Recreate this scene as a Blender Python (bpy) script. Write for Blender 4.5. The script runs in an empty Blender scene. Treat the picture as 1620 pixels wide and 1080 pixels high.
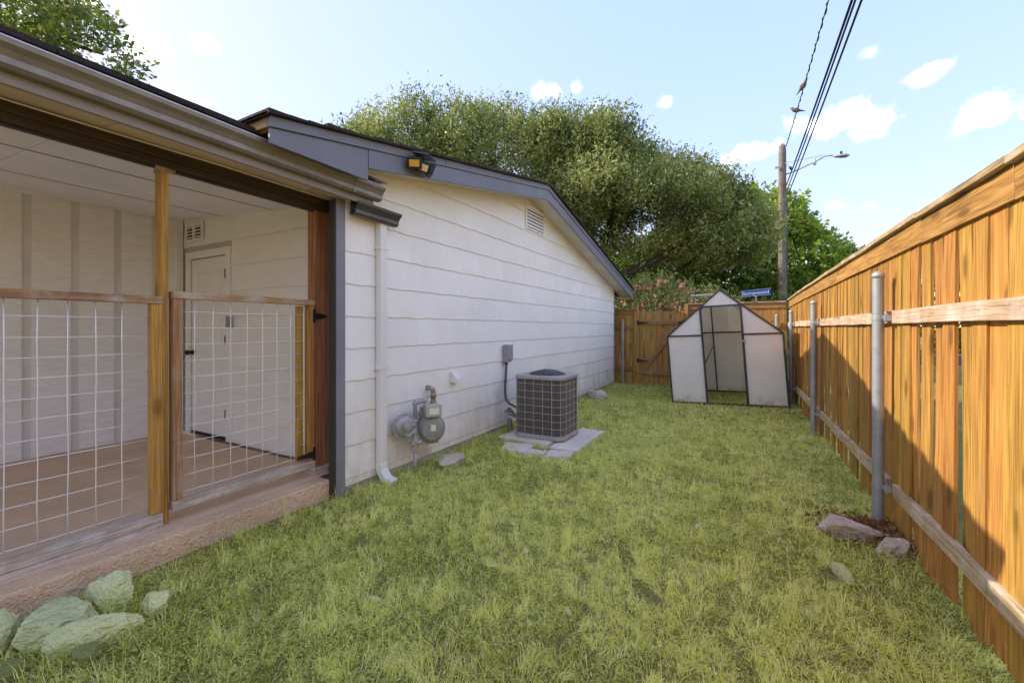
import bpy, math, random
import numpy as np
from mathutils import Vector, Matrix, noise
random.seed(7)
rng = np.random.default_rng(11)
PI = math.pi
R = math.radians
scene = bpy.context.scene
COL = scene.collection

# ------------------------------------------------------------------ camera
cam_data = bpy.data.cameras.new('camera')
cam = bpy.data.objects.new('camera', cam_data)
COL.objects.link(cam)
cam.location = (0, 0, 1.4)
cam.rotation_euler = (R(90), 0, R(29.2))
cam_data.sensor_width = 36
cam_data.lens = 15.11
cam_data.shift_y = -0.0130
cam_data.clip_start = 0.05
cam_data.clip_end = 2000
scene.camera = cam

# ------------------------------------------------------------------ exposure
scene.view_settings.view_transform = 'Standard'
scene.view_settings.look = 'None'
scene.view_settings.gamma = 1
scene.view_settings.use_curve_mapping = False
scene.view_settings.exposure = 1.60
scene.cycles.max_bounces = 14
scene.cycles.diffuse_bounces = 8
scene.cycles.transmission_bounces = 8
scene.cycles.transparent_max_bounces = 12

# ------------------------------------------------------------------ sun (light travels towards +X, a little +Y, down)
SUN_DIR = Vector((3.4, 0.9, -2.2)).normalized()
sun_data = bpy.data.lights.new('sun', 'SUN')
sun_data.energy = 2.0
sun_data.angle = R(0.5)
sun_data.color = (1.0, 0.93, 0.82)
sun = bpy.data.objects.new('sun', sun_data)
sun.rotation_euler = SUN_DIR.to_track_quat('-Z', 'Y').to_euler()
COL.objects.link(sun)
SUN_EL = math.asin(-SUN_DIR.z)
SUN_AZ = math.atan2(-SUN_DIR.x, -SUN_DIR.y)     # clockwise from +Y

# ------------------------------------------------------------------ sky
world = bpy.data.worlds.new('World')
scene.world = world
world.use_nodes = True
wt = world.node_tree
for n in list(wt.nodes): wt.nodes.remove(n)
def wn(t, **k):
    n = wt.nodes.new(t)
    for a, b in k.items(): setattr(n, a, b)
    return n
w_out = wn('ShaderNodeOutputWorld'); w_bg = wn('ShaderNodeBackground')
w_sky = wn('ShaderNodeTexSky')
w_sky.sky_type = 'NISHITA'; w_sky.sun_disc = False
w_sky.sun_elevation = SUN_EL; w_sky.sun_rotation = SUN_AZ
w_sky.air_density = 1.0; w_sky.dust_density = 0.6; w_sky.ozone_density = 1.5
w_bg.inputs['Strength'].default_value = 0.15
w_tc = wn('ShaderNodeTexCoord')
def vm(op, a, b=None):
    n = wn('ShaderNodeVectorMath', operation=op)
    for i, x in enumerate((a, b)):
        if x is None: continue
        if isinstance(x, (tuple, list, Vector)): n.inputs[i].default_value = tuple(x)
        else: wt.links.new(x, n.inputs[i])
    return n
def mm(op, a, b=None, c=None, clamp=False):
    n = wn('ShaderNodeMath', operation=op); n.use_clamp = clamp
    for i, x in enumerate((a, b, c)):
        if x is None: continue
        if isinstance(x, (int, float)): n.inputs[i].default_value = x
        else: wt.links.new(x, n.inputs[i])
    return n.outputs[0]
wdir = w_tc.outputs['Generated']
wz = wn('ShaderNodeTexNoise'); wz.inputs['Scale'].default_value = 24.0; wz.inputs['Detail'].default_value = 8.0; wz.inputs['Roughness'].default_value = 0.58
wt.links.new(wdir, wz.inputs['Vector'])
wnoise = mm('SUBTRACT', wz.outputs['Fac'], 0.5)
# individual clouds, the last row added out of view: (azimuth from +Y towards -X in degrees, elevation, half width, half height, amount)
clouds = [(-6.6, 20.9, 3.74, 1.95, 1.0), (-10.3, 20.8, 2.89, 2.03, 1.0), (0.8, 19.6, 3.06, 1.17, .9), (-14.9, 22.9, 1.95, 0.94, .8), (-18.8, 18.6, 2.89, 1.48, .95),
          (64.4, 28.1, 1.61, 1.09, .9), (70.0, 26.5, 2.38, 1.72, .95), (66.9, 23.0, 2.89, 0.86, .6), (73.6, 28.4, 1.19, 1.25, .7), (9.4, 26.4, 1.19, 0.86, .65), (25.0, 28.6, 1.87, 1.09, .85), (20.8, 28.8, 0.85, 0.86, .5),
          (-7.6, 12.9, 1.02, 0.70, .5), (-10.6, 12.2, 1.27, 0.70, .6), (-10.6, 26.1, 0.85, 0.78, .45), (18, 27.0, 1.19, 0.94, .35),
          (-38, 21, 6, 2.6, .9), (-52, 27, 4, 2.0, .8), (-71, 17, 7, 2.4, .9), (-95, 24, 6, 3, .9), (-120, 30, 5, 2.4, .8), (-140, 16, 7, 2.2, .9), (170, 24, 6, 3.0, .9),
          (150, 35, 4, 2.2, .8), (128, 20, 6, 2.4, .9), (105, 28, 5, 2.6, .9), (-60, 50, 5, 4, .7), (30, 58, 6, 4, .7), (-160, 55, 6, 4, .7), (100, 62, 6, 4, .6),
          (-28, 31, 5, 2.6, .9), (-45, 15, 6, 2.0, .9), (-66, 36, 6, 3.0, .9), (-82, 48, 6, 4, .9), (-105, 40, 7, 3.2, .9), (-130, 20, 6, 2.4, .9), (-150, 42, 7, 3.4, .9), (178, 38, 6, 3, .9), (-20, 46, 6, 3.6, .9), (5, 44, 5, 3, .8), (60, 46, 6, 3.6, .8), (140, 55, 6, 4, .8), (-100, 70, 7, 5, .8), (-85, 12, 6, 1.8, .9), (-110, 10, 7, 1.8, .8), (85, 40, 6, 3, .8)]  # unseen clouds, added to lift the light on the shaded walls
cmask = None
for az, el, hw, hh, amt in clouds:
    a, e = R(az), R(el)
    n0 = Vector((-math.sin(a)*math.cos(e), math.cos(a)*math.cos(e), math.sin(e)))
    t1 = Vector((math.cos(a), math.sin(a), 0)); t2 = n0.cross(t1) * -1
    d = vm('SUBTRACT', wdir, n0).outputs['Vector']
    u_ = mm('MULTIPLY', vm('DOT_PRODUCT', d, t1).outputs['Value'], 1/math.tan(R(hw)))
    v_ = mm('MULTIPLY', vm('DOT_PRODUCT', d, t2).outputs['Value'], 1/math.tan(R(hh)))
    r2 = mm('ADD', mm('MULTIPLY', u_, u_), mm('MULTIPLY', v_, v_))
    f = mm('MULTIPLY', mm('SUBTRACT', 1.0, mm('POWER', r2, .5)), 1.0)
    f = mm('MINIMUM', mm('MULTIPLY', mm('ADD', mm('ADD', f, .10), mm('MULTIPLY', wnoise, 3.0)), 1.05), 1.0)
    f = mm('MULTIPLY', mm('MAXIMUM', f, 0.0), amt)
    f = mm('MULTIPLY', mm('POWER', f, 2.6), mm('LESS_THAN', r2, 4.0))
    cmask = f if cmask is None else mm('MAXIMUM', cmask, f)
w_mix = wn('ShaderNodeMix', data_type='RGBA')
wt.links.new(cmask, w_mix.inputs['Factor'])
w_gain = wn('ShaderNodeMix', data_type='RGBA', blend_type='MULTIPLY'); w_gain.inputs['Factor'].default_value = 1.0
SKY_GAIN = w_gain.inputs['B']; SKY_GAIN.default_value = (0.93, 0.675, 0.615, 1)
# soft shoulder on the sky's brightness so that the sunward side keeps its blue, as in the photograph
w_lum = vm('DOT_PRODUCT', w_sky.outputs['Color'], (.25, .55, .20)).outputs['Value']
w_fac = mm('DIVIDE', 6.4, mm('ADD', 1.0, mm('MULTIPLY', w_lum, 1.5)))
w_scl = wn('ShaderNodeVectorMath', operation='SCALE'); wt.links.new(w_sky.outputs['Color'], w_scl.inputs[0]); wt.links.new(w_fac, w_scl.inputs['Scale'])
w_hs = wn('ShaderNodeHueSaturation'); w_hs.inputs['Saturation'].default_value = 1.1; wt.links.new(w_scl.outputs[0], w_hs.inputs['Color'])
wt.links.new(w_hs.outputs[0], w_gain.inputs['A'])
wt.links.new(w_gain.outputs['Result'], w_mix.inputs['A'])
w_mix.inputs['B'].default_value = (13.0, 12.7, 12.1, 1)
wt.links.new(w_mix.outputs['Result'], w_bg.inputs['Color'])
wt.links.new(w_bg.outputs[0], w_out.inputs[0])

# ------------------------------------------------------------------ mesh helpers
class MB:
    def __init__(s): s.v = []; s.f = []; s.m = []
    def add(s, vs, fs, mi=0):
        b = len(s.v); s.v += [tuple(v) for v in vs]; s.f += [tuple(b+i for i in f) for f in fs]; s.m += [mi]*len(fs); return s
    def box(s, x0, x1, y0, y1, z0, z1, mi=0):
        vs = [(x0,y0,z0),(x1,y0,z0),(x1,y1,z0),(x0,y1,z0),(x0,y0,z1),(x1,y0,z1),(x1,y1,z1),(x0,y1,z1)]
        return s.add(vs, [(0,3,2,1),(4,5,6,7),(0,1,5,4),(1,2,6,5),(2,3,7,6),(3,0,4,7)], mi)
    def bar(s, a, b, w, h, up=(0,0,1), mi=0, n=1, wob=0.0):
        """box beam from a to b, w across and h along up; n segments with a little wobble"""
        a = Vector(a); b = Vector(b); d = (b-a).normalized(); up = Vector(up)
        sd = d.cross(up).normalized(); u2 = sd.cross(d).normalized()
        vs = []
        for i in range(n+1):
            p = a.lerp(b, i/n)
            if 0 < i < n and wob: p = p + sd*random.uniform(-wob, wob) + u2*random.uniform(-wob, wob)
            for q, r in ((-1,-1),(1,-1),(1,1),(-1,1)): vs.append(p + sd*(q*w/2) + u2*(r*h/2))
        fs = [(0,1,2,3)[::-1], tuple(4*n+i for i in (0,1,2,3))]
        for i in range(n):
            for k in range(4):
                k2 = (k+1) % 4; fs.append((4*i+k, 4*i+k2, 4*i+4+k2, 4*i+4+k))
        return s.add(vs, [tuple(f) for f in fs], mi)
    def tube(s, pts, rad, seg=8, mi=0, cap=True, sq=None):
        pts = [Vector(p) for p in pts]
        if not isinstance(rad, (list, tuple)): rad = [rad]*len(pts)
        vs = []; pu = None
        for i, p in enumerate(pts):
            d = (pts[min(i+1, len(pts)-1)] - pts[max(i-1, 0)]).normalized()
            if pu is None:
                pu = Vector((0,0,1)) if abs(d.z) < .9 else Vector((1,0,0))
            pu = (pu - d*pu.dot(d)).normalized(); sd = d.cross(pu)
            for k in range(seg):
                t = 2*PI*k/seg
                vs.append(p + pu*(math.sin(t)*rad[i]*(sq or 1)) + sd*(math.cos(t)*rad[i]))
        fs = []
        for i in range(len(pts)-1):
            for k in range(seg):
                k2 = (k+1) % seg; fs.append((i*seg+k, i*seg+k2, (i+1)*seg+k2, (i+1)*seg+k))
        if cap:
            fs.append(tuple(range(seg))[::-1]); fs.append(tuple((len(pts)-1)*seg+k for k in range(seg)))
        return s.add(vs, fs, mi)
    def prism(s, prof, path0, path1, mi=0):
        """profile points (world) at path0 offset and path1 offset, closed ends"""
        n = len(prof); a = [Vector(p)+Vector(path0) for p in prof]; b = [Vector(p)+Vector(path1) for p in prof]
        fs = [tuple(range(n))[::-1], tuple(range(n, 2*n))]
        for k in range(n): fs.append((k, (k+1) % n, n+(k+1) % n, n+k))
        return s.add(a+b, fs, mi)

WORLD_LOC = {}
def empty(name, loc, label=None, cat=None, group=None, kind=None):
    o = bpy.data.objects.new(name, None); COL.objects.link(o); o.location = loc; o.empty_display_size = .1
    WORLD_LOC[o.name] = Vector(loc)
    return tag(o, label, cat, group, kind)
def tag(o, label=None, cat=None, group=None, kind=None):
    if label: o['label'] = label
    if cat: o['category'] = cat
    if group: o['group'] = group
    if kind: o['kind'] = kind
    return o
def build(name, mb, mat, parent=None, smooth=False, bevel=0.0, origin=None, label=None):
    V = np.array([tuple(v) for v in mb.v], dtype=float)
    c = np.array(origin if origin is not None else (V.min(0)+V.max(0))/2, dtype=float)
    me = bpy.data.meshes.new(name)
    me.from_pydata((V-c).tolist(), [], mb.f)
    mats = mat if isinstance(mat, (list, tuple)) else [mat]
    for m in mats: me.materials.append(m)
    if len(mats) > 1: me.polygons.foreach_set('material_index', mb.m)
    if smooth: me.polygons.foreach_set('use_smooth', [True]*len(me.polygons))
    import bmesh
    bm = bmesh.new(); bm.from_mesh(me); bmesh.ops.recalc_face_normals(bm, faces=bm.faces); bm.to_mesh(me); bm.free()
    me.update()
    o = bpy.data.objects.new(name, me); COL.objects.link(o)
    pl = WORLD_LOC[parent.name] if parent is not None else Vector((0,0,0))
    o.parent = parent; o.location = Vector(c) - pl
    WORLD_LOC[o.name] = Vector(c)
    if label: o['label'] = label
    if bevel:
        b = o.modifiers.new('bevel', 'BEVEL'); b.width = bevel; b.segments = 2; b.limit_method = 'ANGLE'; b.angle_limit = R(40)
    if smooth and hasattr(me, 'shade_auto_smooth'): pass
    return o
def big_mesh(name, V, F, mat, parent=None, attr=None, nper=4):
    me = bpy.data.meshes.new(name)
    me.vertices.add(len(V)); me.vertices.foreach_set('co', np.ascontiguousarray(V, dtype=np.float32).ravel())
    F = np.asarray(F, dtype=np.int32); nf = len(F)
    me.loops.add(nf*nper); me.loops.foreach_set('vertex_index', F.ravel())
    me.polygons.add(nf); me.polygons.foreach_set('loop_start', np.arange(nf, dtype=np.int32)*nper)
    try: me.polygons.foreach_set('loop_total', np.full(nf, nper, dtype=np.int32))
    except Exception: pass
    me.update(calc_edges=True)
    if attr is not None:
        a = me.attributes.new('tone', 'FLOAT', 'POINT'); a.data.foreach_set('value', np.ascontiguousarray(attr, dtype=np.float32))
    me.materials.append(mat)
    o = bpy.data.objects.new(name, me); COL.objects.link(o)
    if parent is not None:
        o.parent = parent; o.location = -WORLD_LOC[parent.name]
    WORLD_LOC[o.name] = Vector((0,0,0))
    return o

# ------------------------------------------------------------------ materials
class NT:
    def __init__(s, name):
        s.m = bpy.data.materials.new(name); s.m.use_nodes = True; s.t = s.m.node_tree
        s.b = s.t.nodes['Principled BSDF']; s.out = s.t.nodes['Material Output']
    def n(s, t, **k):
        x = s.t.nodes.new(t)
        for a, b in k.items(): setattr(x, a, b)
        return x
    def l(s, a, b): s.t.links.new(a, b)
    def coord(s, scale=(1,1,1), rnd=False, kind='Object'):
        tc = s.n('ShaderNodeTexCoord'); mp = s.n('ShaderNodeMapping'); mp.inputs['Scale'].default_value = scale
        src = tc.outputs[kind]
        if rnd:
            oi = s.n('ShaderNodeObjectInfo'); ad = s.n('ShaderNodeVectorMath', operation='MULTIPLY_ADD')
            s.l(oi.outputs['Random'], ad.inputs[0]); ad.inputs[1].default_value = (37, 61, 83); s.l(src, ad.inputs[2]); src = ad.outputs[0]
        s.l(src, mp.inputs['Vector']); return mp.outputs[0]
    def noise(s, vec, scale, detail=4, rough=.55, dist=0.0):
        x = s.n('ShaderNodeTexNoise'); x.inputs['Scale'].default_value = scale; x.inputs['Detail'].default_value = detail
        x.inputs['Roughness'].default_value = rough; x.inputs['Distortion'].default_value = dist
        s.l(vec, x.inputs['Vector']); return x.outputs['Fac']
    def ramp(s, fac, stops):
        x = s.n('ShaderNodeValToRGB'); e = x.color_ramp.elements
        while len(e) < len(stops): e.new(.5)
        for i, (p, c) in enumerate(stops):
            e[i].position = p; e[i].color = (c, c, c, 1) if isinstance(c, (int, float)) else (*c, 1)
        s.l(fac, x.inputs[0]); return x.outputs[0]
    def mix(s, fac, a, b, mode='MIX'):
        x = s.n('ShaderNodeMix', data_type='RGBA', blend_type=mode)
        for k, v in (('Factor', fac), ('A', a), ('B', b)):
            if isinstance(v, (int, float)): x.inputs[k].default_value = v if k == 'Factor' else (v, v, v, 1)
            elif isinstance(v, tuple): x.inputs[k].default_value = (*v[:3], 1)
            else: s.l(v, x.inputs[k])
        return x.outputs['Result']
    def math(s, op, a, b=None):
        x = s.n('ShaderNodeMath', operation=op)
        for i, v in enumerate((a, b)):
            if v is None: continue
            if isinstance(v, (int, float)): x.inputs[i].default_value = v
            else: s.l(v, x.inputs[i])
        return x.outputs[0]
    def bump(s, h, strength=.3, dist=.01):
        x = s.n('ShaderNodeBump'); x.inputs['Strength'].default_value = strength; x.inputs['Distance'].default_value = dist
        s.l(h, x.inputs['Height']); s.l(x.outputs[0], s.b.inputs['Normal'])
    def fin(s, col, rough=.6, metal=0.0, spec=.4):
        if isinstance(col, tuple): s.b.inputs['Base Color'].default_value = (*col[:3], 1)
        else: s.l(col, s.b.inputs['Base Color'])
        if isinstance(rough, (int, float)): s.b.inputs['Roughness'].default_value = rough
        else: s.l(rough, s.b.inputs['Roughness'])
        s.b.inputs['Metallic'].default_value = metal; s.b.inputs['Specular IOR Level'].default_value = spec
        return s.m

def m_paint(name, c, var=.12, rough=.6, stain=None, bump=.15, scale=(1,1,1), grain=60.0, spec=.3, stain_lo=.55):
    k = NT(name); v = k.coord(scale, True)
    n1 = k.noise(v, 2.3, 6, .6); n2 = k.noise(v, grain, 3)
    dark = tuple(x*(1-var*1.6) for x in c)
    col = k.mix(k.ramp(n1, [(.3, 0), (.7, 1)]), dark, c)
    if stain:
        n3 = k.noise(k.coord((1,1,1), True), 3.1, 8, .7)
        col = k.mix(k.ramp(n3, [(stain_lo, 0), (stain_lo+.25, .8)]), col, stain)
    k.bump(n2 if bump < .7 else k.math('ADD', n2, k.math('MULTIPLY', k.noise(v, grain*.25, 5, .65), 2.0)), bump, .004 if bump < .7 else .016)
    return k.fin(col, rough, 0, spec)

def m_wood(name, c_light, c_dark, c_worn=None, axis=2, worn=.0, rough=.62, tonevar=.22, ring=1.0, knots=True, grainscale=1.0):
    k = NT(name)
    sc = [26.0*grainscale]*3; sc[axis] = 1.0
    v = k.coord(tuple(sc), True)
    n1 = k.noise(v, 1.3*ring, 5, .6, .8)          # broad grain
    sc2 = [120.0]*3; sc2[axis] = 3.0
    v2 = k.coord(tuple(sc2), True)
    n2 = k.noise(v2, 1.0, 3, .6)                   # fine fibre
    col = k.mix(k.ramp(n1, [(.33, 0), (.5, .55), (.66, 1)]), c_dark, c_light)
    col = k.mix(k.ramp(n2, [(.35, .48), (.6, 1.0)]), (0,0,0), col)
    # broad lengthwise blotches
    sc3 = [6.0]*3; sc3[axis] = .9
    n4 = k.noise(k.coord(tuple(sc3), True), 1.0, 4, .6)
    col = k.mix(k.ramp(n4, [(.35, .0), (.62, .42)]), col, k.mix(.5, col, c_light))
    col = k.mix(k.math('MULTIPLY', k.ramp(n4, [(.28, 1.0), (.42, 0)]), .45), col, c_dark)
    if knots:
        sck = [7.0]*3; sck[axis] = 2.6
        vk = k.coord(tuple(sck), True)
        vo = k.n('ShaderNodeTexVoronoi'); vo.inputs['Scale'].default_value = 1.0; k.l(vk, vo.inputs['Vector'])
        kn = k.ramp(vo.outputs['Distance'], [(.11, 1), (.18, .35), (.28, 0)])
        col = k.mix(k.math('MULTIPLY', kn, .7), col, tuple(x*.35 for x in c_dark))
    if c_worn:
        n5 = k.noise(k.coord((3,3,3), True), 1.4, 8, .72)
        col = k.mix(k.ramp(n5, [(.62-worn*.5, 0), (.78-worn*.4, 1)]), col, k.mix(k.ramp(n2, [(.35, .7), (.6, 1.0)]), (0,0,0), c_worn))
    oi = k.n('ShaderNodeObjectInfo')
    hv = k.n('ShaderNodeHueSaturation'); k.l(col, hv.inputs['Color'])
    mr = k.n('ShaderNodeMapRange'); k.l(oi.outputs['Random'], mr.inputs[0]); mr.inputs[3].default_value = 1-tonevar; mr.inputs[4].default_value = 1+tonevar*.7
    k.l(mr.outputs[0], hv.inputs['Value'])
    r2 = k.math('FRACT', k.math('MULTIPLY', oi.outputs['Random'], 17.31))
    mr2 = k.n('ShaderNodeMapRange'); k.l(r2, mr2.inputs[0]); mr2.inputs[3].default_value = .488; mr2.inputs[4].default_value = .508
    k.l(mr2.outputs[0], hv.inputs['Hue'])
    k.bump(k.math('ADD', k.math('MULTIPLY', n1, .6), n2), .45, .003)
    return k.fin(hv.outputs[0], rough, 0, .3)

def m_metal(name, c, rough=.45, metal=.6, var=.15, rust=None, rust_lo=.6, bump=.1):
    k = NT(name); v = k.coord((1,1,1), True)
    n1 = k.noise(v, 9, 6, .65)
    col = k.mix(k.ramp(n1, [(.35, 0), (.65, 1)]), tuple(x*(1-var*2) for x in c), c)
    if rust: col = k.mix(k.ramp(k.noise(v, 14, 7, .7), [(rust_lo, 0), (rust_lo+.12, 1)]), col, rust)
    k.bump(k.noise(v, 70, 2), bump, .002)
    return k.fin(col, k.ramp(n1, [(.3, rough+.15), (.7, rough)]), metal, .5)

def m_foliage(name, lo, hi, trans=.35, rough=.45, dry=None, spec=.35):
    k = NT(name)
    at = k.n('ShaderNodeAttribute', attribute_name='tone')
    stops = [(0.0, lo), (.75, hi)] + ([(1.0, dry)] if dry else [])
    col = k.ramp(at.outputs['Fac'], stops)
    k.fin(col, rough, 0, spec)
    tr = k.n('ShaderNodeBsdfTranslucent'); k.l(k.mix(1.0, col, (1.15, 1.25, .6), 'MULTIPLY'), tr.inputs['Color'])
    mx = k.n('ShaderNodeMixShader'); mx.inputs[0].default_value = trans
    k.l(k.b.outputs[0], mx.inputs[1]); k.l(tr.outputs[0], mx.inputs[2]); k.l(mx.outputs[0], k.out.inputs[0])
    return k.m

M = {}
def m_siding():
    k = NT('siding_white'); v = k.coord((1,1,1), True, 'Object')
    comb = k.noise(k.coord((1, 90, 1.2), True), 1.0, 3, .6)
    n1 = k.noise(v, 2.0, 6, .65)
    col = k.mix(k.ramp(n1, [(.3, 0), (.65, 1)]), (.85, .81, .75), (.91, .885, .835))
    col = k.mix(k.math('MULTIPLY', k.ramp(comb, [(.56, 0), (.75, .6)]), .35), col, (.52, .48, .42))
    # splash-back dirt: grows toward the ground by world height
    g = k.n('ShaderNodeNewGeometry'); sx = k.n('ShaderNodeSeparateXYZ'); k.l(g.outputs['Position'], sx.inputs[0])
    hgt = k.ramp(sx.outputs['Z'], [(.05, 1), (.5, .35), (1.1, 0)])
    dn = k.noise(k.coord((1, 3, 1.2), False, 'Object'), 5, 8, .7)
    gp = k.n('ShaderNodeVectorMath', operation='MULTIPLY'); k.l(g.outputs['Position'], gp.inputs[0]); gp.inputs[1].default_value = (1, 1.3, .7)
    dn = k.noise(gp.outputs[0], 3.2, 8, .68)
    dm = k.math('MULTIPLY', hgt, k.ramp(dn, [(.36, 0), (.66, 1)]))
    col = k.mix(k.math('MULTIPLY', dm, .75), col, (.48, .36, .25))
    oi = k.n('ShaderNodeObjectInfo'); mr = k.n('ShaderNodeMapRange'); k.l(oi.outputs['Random'], mr.inputs[0]); mr.inputs[3].default_value = .965; mr.inputs[4].default_value = 1.02
    hv = k.n('ShaderNodeHueSaturation'); k.l(col, hv.inputs['Color']); k.l(mr.outputs[0], hv.inputs['Value'])
    k.bump(comb, .35, .003)
    return k.fin(hv.outputs[0], .62, 0, .3)
M['siding'] = m_siding()
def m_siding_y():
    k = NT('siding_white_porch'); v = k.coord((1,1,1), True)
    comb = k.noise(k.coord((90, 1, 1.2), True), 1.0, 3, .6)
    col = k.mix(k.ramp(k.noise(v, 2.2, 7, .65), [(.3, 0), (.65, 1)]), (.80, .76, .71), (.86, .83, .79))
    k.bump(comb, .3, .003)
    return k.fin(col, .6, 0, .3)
M['siding_porch'] = m_siding_y()
M['seam'] = m_paint('ceiling_seam_shadow', (.36, .33, .30), .2, .9)
M['shade_grime'] = m_paint('siding_lap_shade_grime', (.20, .16, .12), .3, .9)  # dark course lines: shade under the laps painted in, along with grime
M['lapseal'] = m_paint('siding_wall', (.55, .52, .48), .1, .7)
M['board'] = m_paint('porch_panel_white', (.85, .84, .84), .08, .6, stain=(.5, .44, .37), stain_lo=.66, scale=(3, 3, 14), grain=9, bump=.5)
M['groove'] = m_paint('porch_panel_groove', (.76, .74, .73), .1, .7, stain=(.4, .35, .3), stain_lo=.62)
M['ceil'] = m_paint('porch_ceiling_white', (.84, .85, .87), .08, .6, stain=(.45, .40, .36), stain_lo=.68, bump=.08, grain=120)
M['door'] = m_paint('door_white', (.86, .84, .81), .05, .42, stain=(.55, .5, .44), stain_lo=.7, bump=.05)
M['trim_blue'] = m_paint('trim_blue_grey', (.20, .205, .245), .12, .5, stain=(.26, .27, .30), stain_lo=.66, bump=.12)
M['trim_dark'] = m_paint('trim_charcoal', (.055, .047, .045), .12, .5, bump=.12)
M['trim_mid'] = m_paint('corner_trim_grey', (.25, .24, .27), .12, .5, stain=(.3, .29, .3), stain_lo=.66, bump=.12)
M['beam'] = m_wood('beam_dark_brown', (.10, .075, .06), (.05, .036, .03), axis=1, tonevar=.05, knots=False)
M['gutter'] = m_metal('gutter_bronze', (.27, .235, .21), .36, .35, .10, bump=.04)
M['gutter_lip'] = m_metal('gutter_lip_pale', (.50, .50, .52), .35, .5, .1)
M['gutter_dark'] = m_metal('gutter_dark', (.11, .10, .095), .3, .5, .1)
M['fascia_tan'] = m_paint('fascia_taupe', (.30, .26, .23), .1, .5, bump=.08)
M['soffit_tan'] = m_paint('soffit_tan', (.72, .56, .39), .12, .7, stain=(.55, .41, .27), stain_lo=.6, bump=.2)
M['raw_wood'] = m_wood('bare_plywood_tan', (.62, .38, .18), (.42, .24, .10), axis=0, tonevar=.05, knots=False)
M['soffit'] = m_paint('soffit_white', (.74, .70, .65), .1, .6, bump=.1)
M['slab'] = m_paint('porch_floor_concrete', (.74, .52, .36), .12, .75, stain=(.50, .36, .26), stain_lo=.52, bump=.25, grain=90)
M['slab_edge'] = m_paint('slab_edge_concrete', (.88, .61, .40), .16, .85, stain=(.88, .72, .56), stain_lo=.55, bump=1.0, grain=60)
M['found'] = m_paint('foundation_rough', (.62, .56, .48), .25, .9, stain=(.16, .14, .11), stain_lo=.5, bump=1.0, grain=40)
M['pvc'] = m_paint('downspout_white', (.80, .775, .735), .05, .4, stain=(.5, .42, .33), stain_lo=.72, bump=.05)
M['frame_wood'] = m_wood('weathered_honey_wood', (.50, .29, .12), (.28, .15, .06), (.44, .33, .24), axis=2, worn=.26, tonevar=.1, knots=True)
M['frame_wood_y'] = m_wood('weathered_honey_rail', (.48, .27, .11), (.27, .13, .05), (.50, .40, .30), axis=1, worn=.36, tonevar=.08)
M['post_honey'] = m_wood('honey_post_wood', (.64, .37, .08), (.42, .21, .04), (.42, .27, .17), axis=2, worn=.14, tonevar=.05)
M['white_wood_y'] = m_wood('whitewashed_rail', (.60, .50, .40), (.40, .29, .20), (.68, .62, .55), axis=1, worn=.4, tonevar=.06)
M['white_block'] = m_paint('whitewashed_block', (.60, .54, .47), .2, .7, stain=(.3, .24, .18), stain_lo=.56)
M['redwood'] = m_wood('redwood_post', (.55, .27, .12), (.26, .115, .05), (.36, .2, .11), axis=2, worn=.05, tonevar=.06)
M['picket'] = m_wood('stained_cedar_picket', (.62, .325, .068), (.33, .152, .032), (.38, .25, .17), axis=2, worn=.05, tonevar=.26)
M['gatewood'] = m_wood('gate_cedar', (.62, .34, .09), (.36, .17, .04), (.36, .25, .17), axis=2, worn=.05, tonevar=.14)
M['gatewood_x'] = m_wood('gate_cedar_rail', (.50, .29, .11), (.30, .16, .06), (.5, .38, .27), axis=0, worn=.12, tonevar=.1)
M['rail'] = m_wood('pale_rail_wood', (.74, .53, .33), (.46, .29, .16), (.78, .63, .48), axis=1, worn=.30, tonevar=.08)
M['trimwood'] = m_wood('fence_trim_cedar', (.60, .34, .09), (.34, .17, .04), (.5, .34, .2), axis=1, worn=.04, tonevar=.1)
M['trimwood_x'] = m_wood('fence_trim_cedar_back', (.50, .28, .08), (.30, .15, .04), (.5, .34, .2), axis=0, worn=.04, tonevar=.1)
M['capwood'] = m_wood('fence_cap_weathered', (.56, .38, .20), (.34, .22, .12), (.58, .47, .35), axis=1, worn=.3, tonevar=.1)
M['capwood_x'] = m_wood('fence_cap_back', (.50, .33, .17), (.34, .2, .1), (.58, .47, .35), axis=0, worn=.2, tonevar=.1)
M['galv'] = m_metal('galvanised_steel', (.42, .43, .44), .42, .45, .14, rust=(.30, .22, .15), rust_lo=.68)
M['cast'] = m_metal('cast_aluminium', (.50, .47, .44), .45, .5, .1)
M['wire'] = m_metal('galvanised_wire', (.85, .85, .86), .4, .35, .05)
M['black_iron'] = m_metal('black_iron', (.03, .03, .03), .5, .3, .1)
M['fan_steel'] = m_metal('fan_guard_steel', (.20, .20, .205), .4, .3, .1)
M['dark_steel'] = m_metal('dark_frame_steel', (.055, .055, .058), .45, .3, .1)
M['meter'] = m_metal('meter_grey_paint', (.34, .33, .32), .4, .15, .1)
M['pipe'] = m_metal('grey_pipe', (.42, .42, .42), .45, .3, .15, rust=(.35, .25, .18), rust_lo=.63)
M['rusty'] = m_metal('rusty_fitting', (.40, .33, .27), .6, .2, .2, rust=(.30, .15, .08), rust_lo=.5)
M['index'] = m_metal('index_cover', (.50, .47, .38), .3, .0, .1, rust=(.3, .27, .2), rust_lo=.6)
M['paper'] = m_paint('white_label', (.75, .73, .7), .05, .6)
M['ac_case'] = m_metal('ac_case_grey', (.42, .395, .37), .45, .2, .06)
M['ac_wire'] = m_metal('ac_grille_wire', (.62, .60, .57), .45, .3, .05)
M['ac_fin'] = m_paint('condenser_fins', (.26, .225, .20), .15, .6, stain=(.30, .23, .18), stain_lo=.58, bump=.2)
M['ac_dark'] = m_paint('condenser_inside', (.07, .06, .055), .2, .7)
M['conduit'] = m_metal('conduit_grey', (.12, .125, .13), .5, .1, .1)
M['box_grey'] = m_metal('disconnect_box', (.36, .36, .36), .5, .2, .1)
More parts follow.
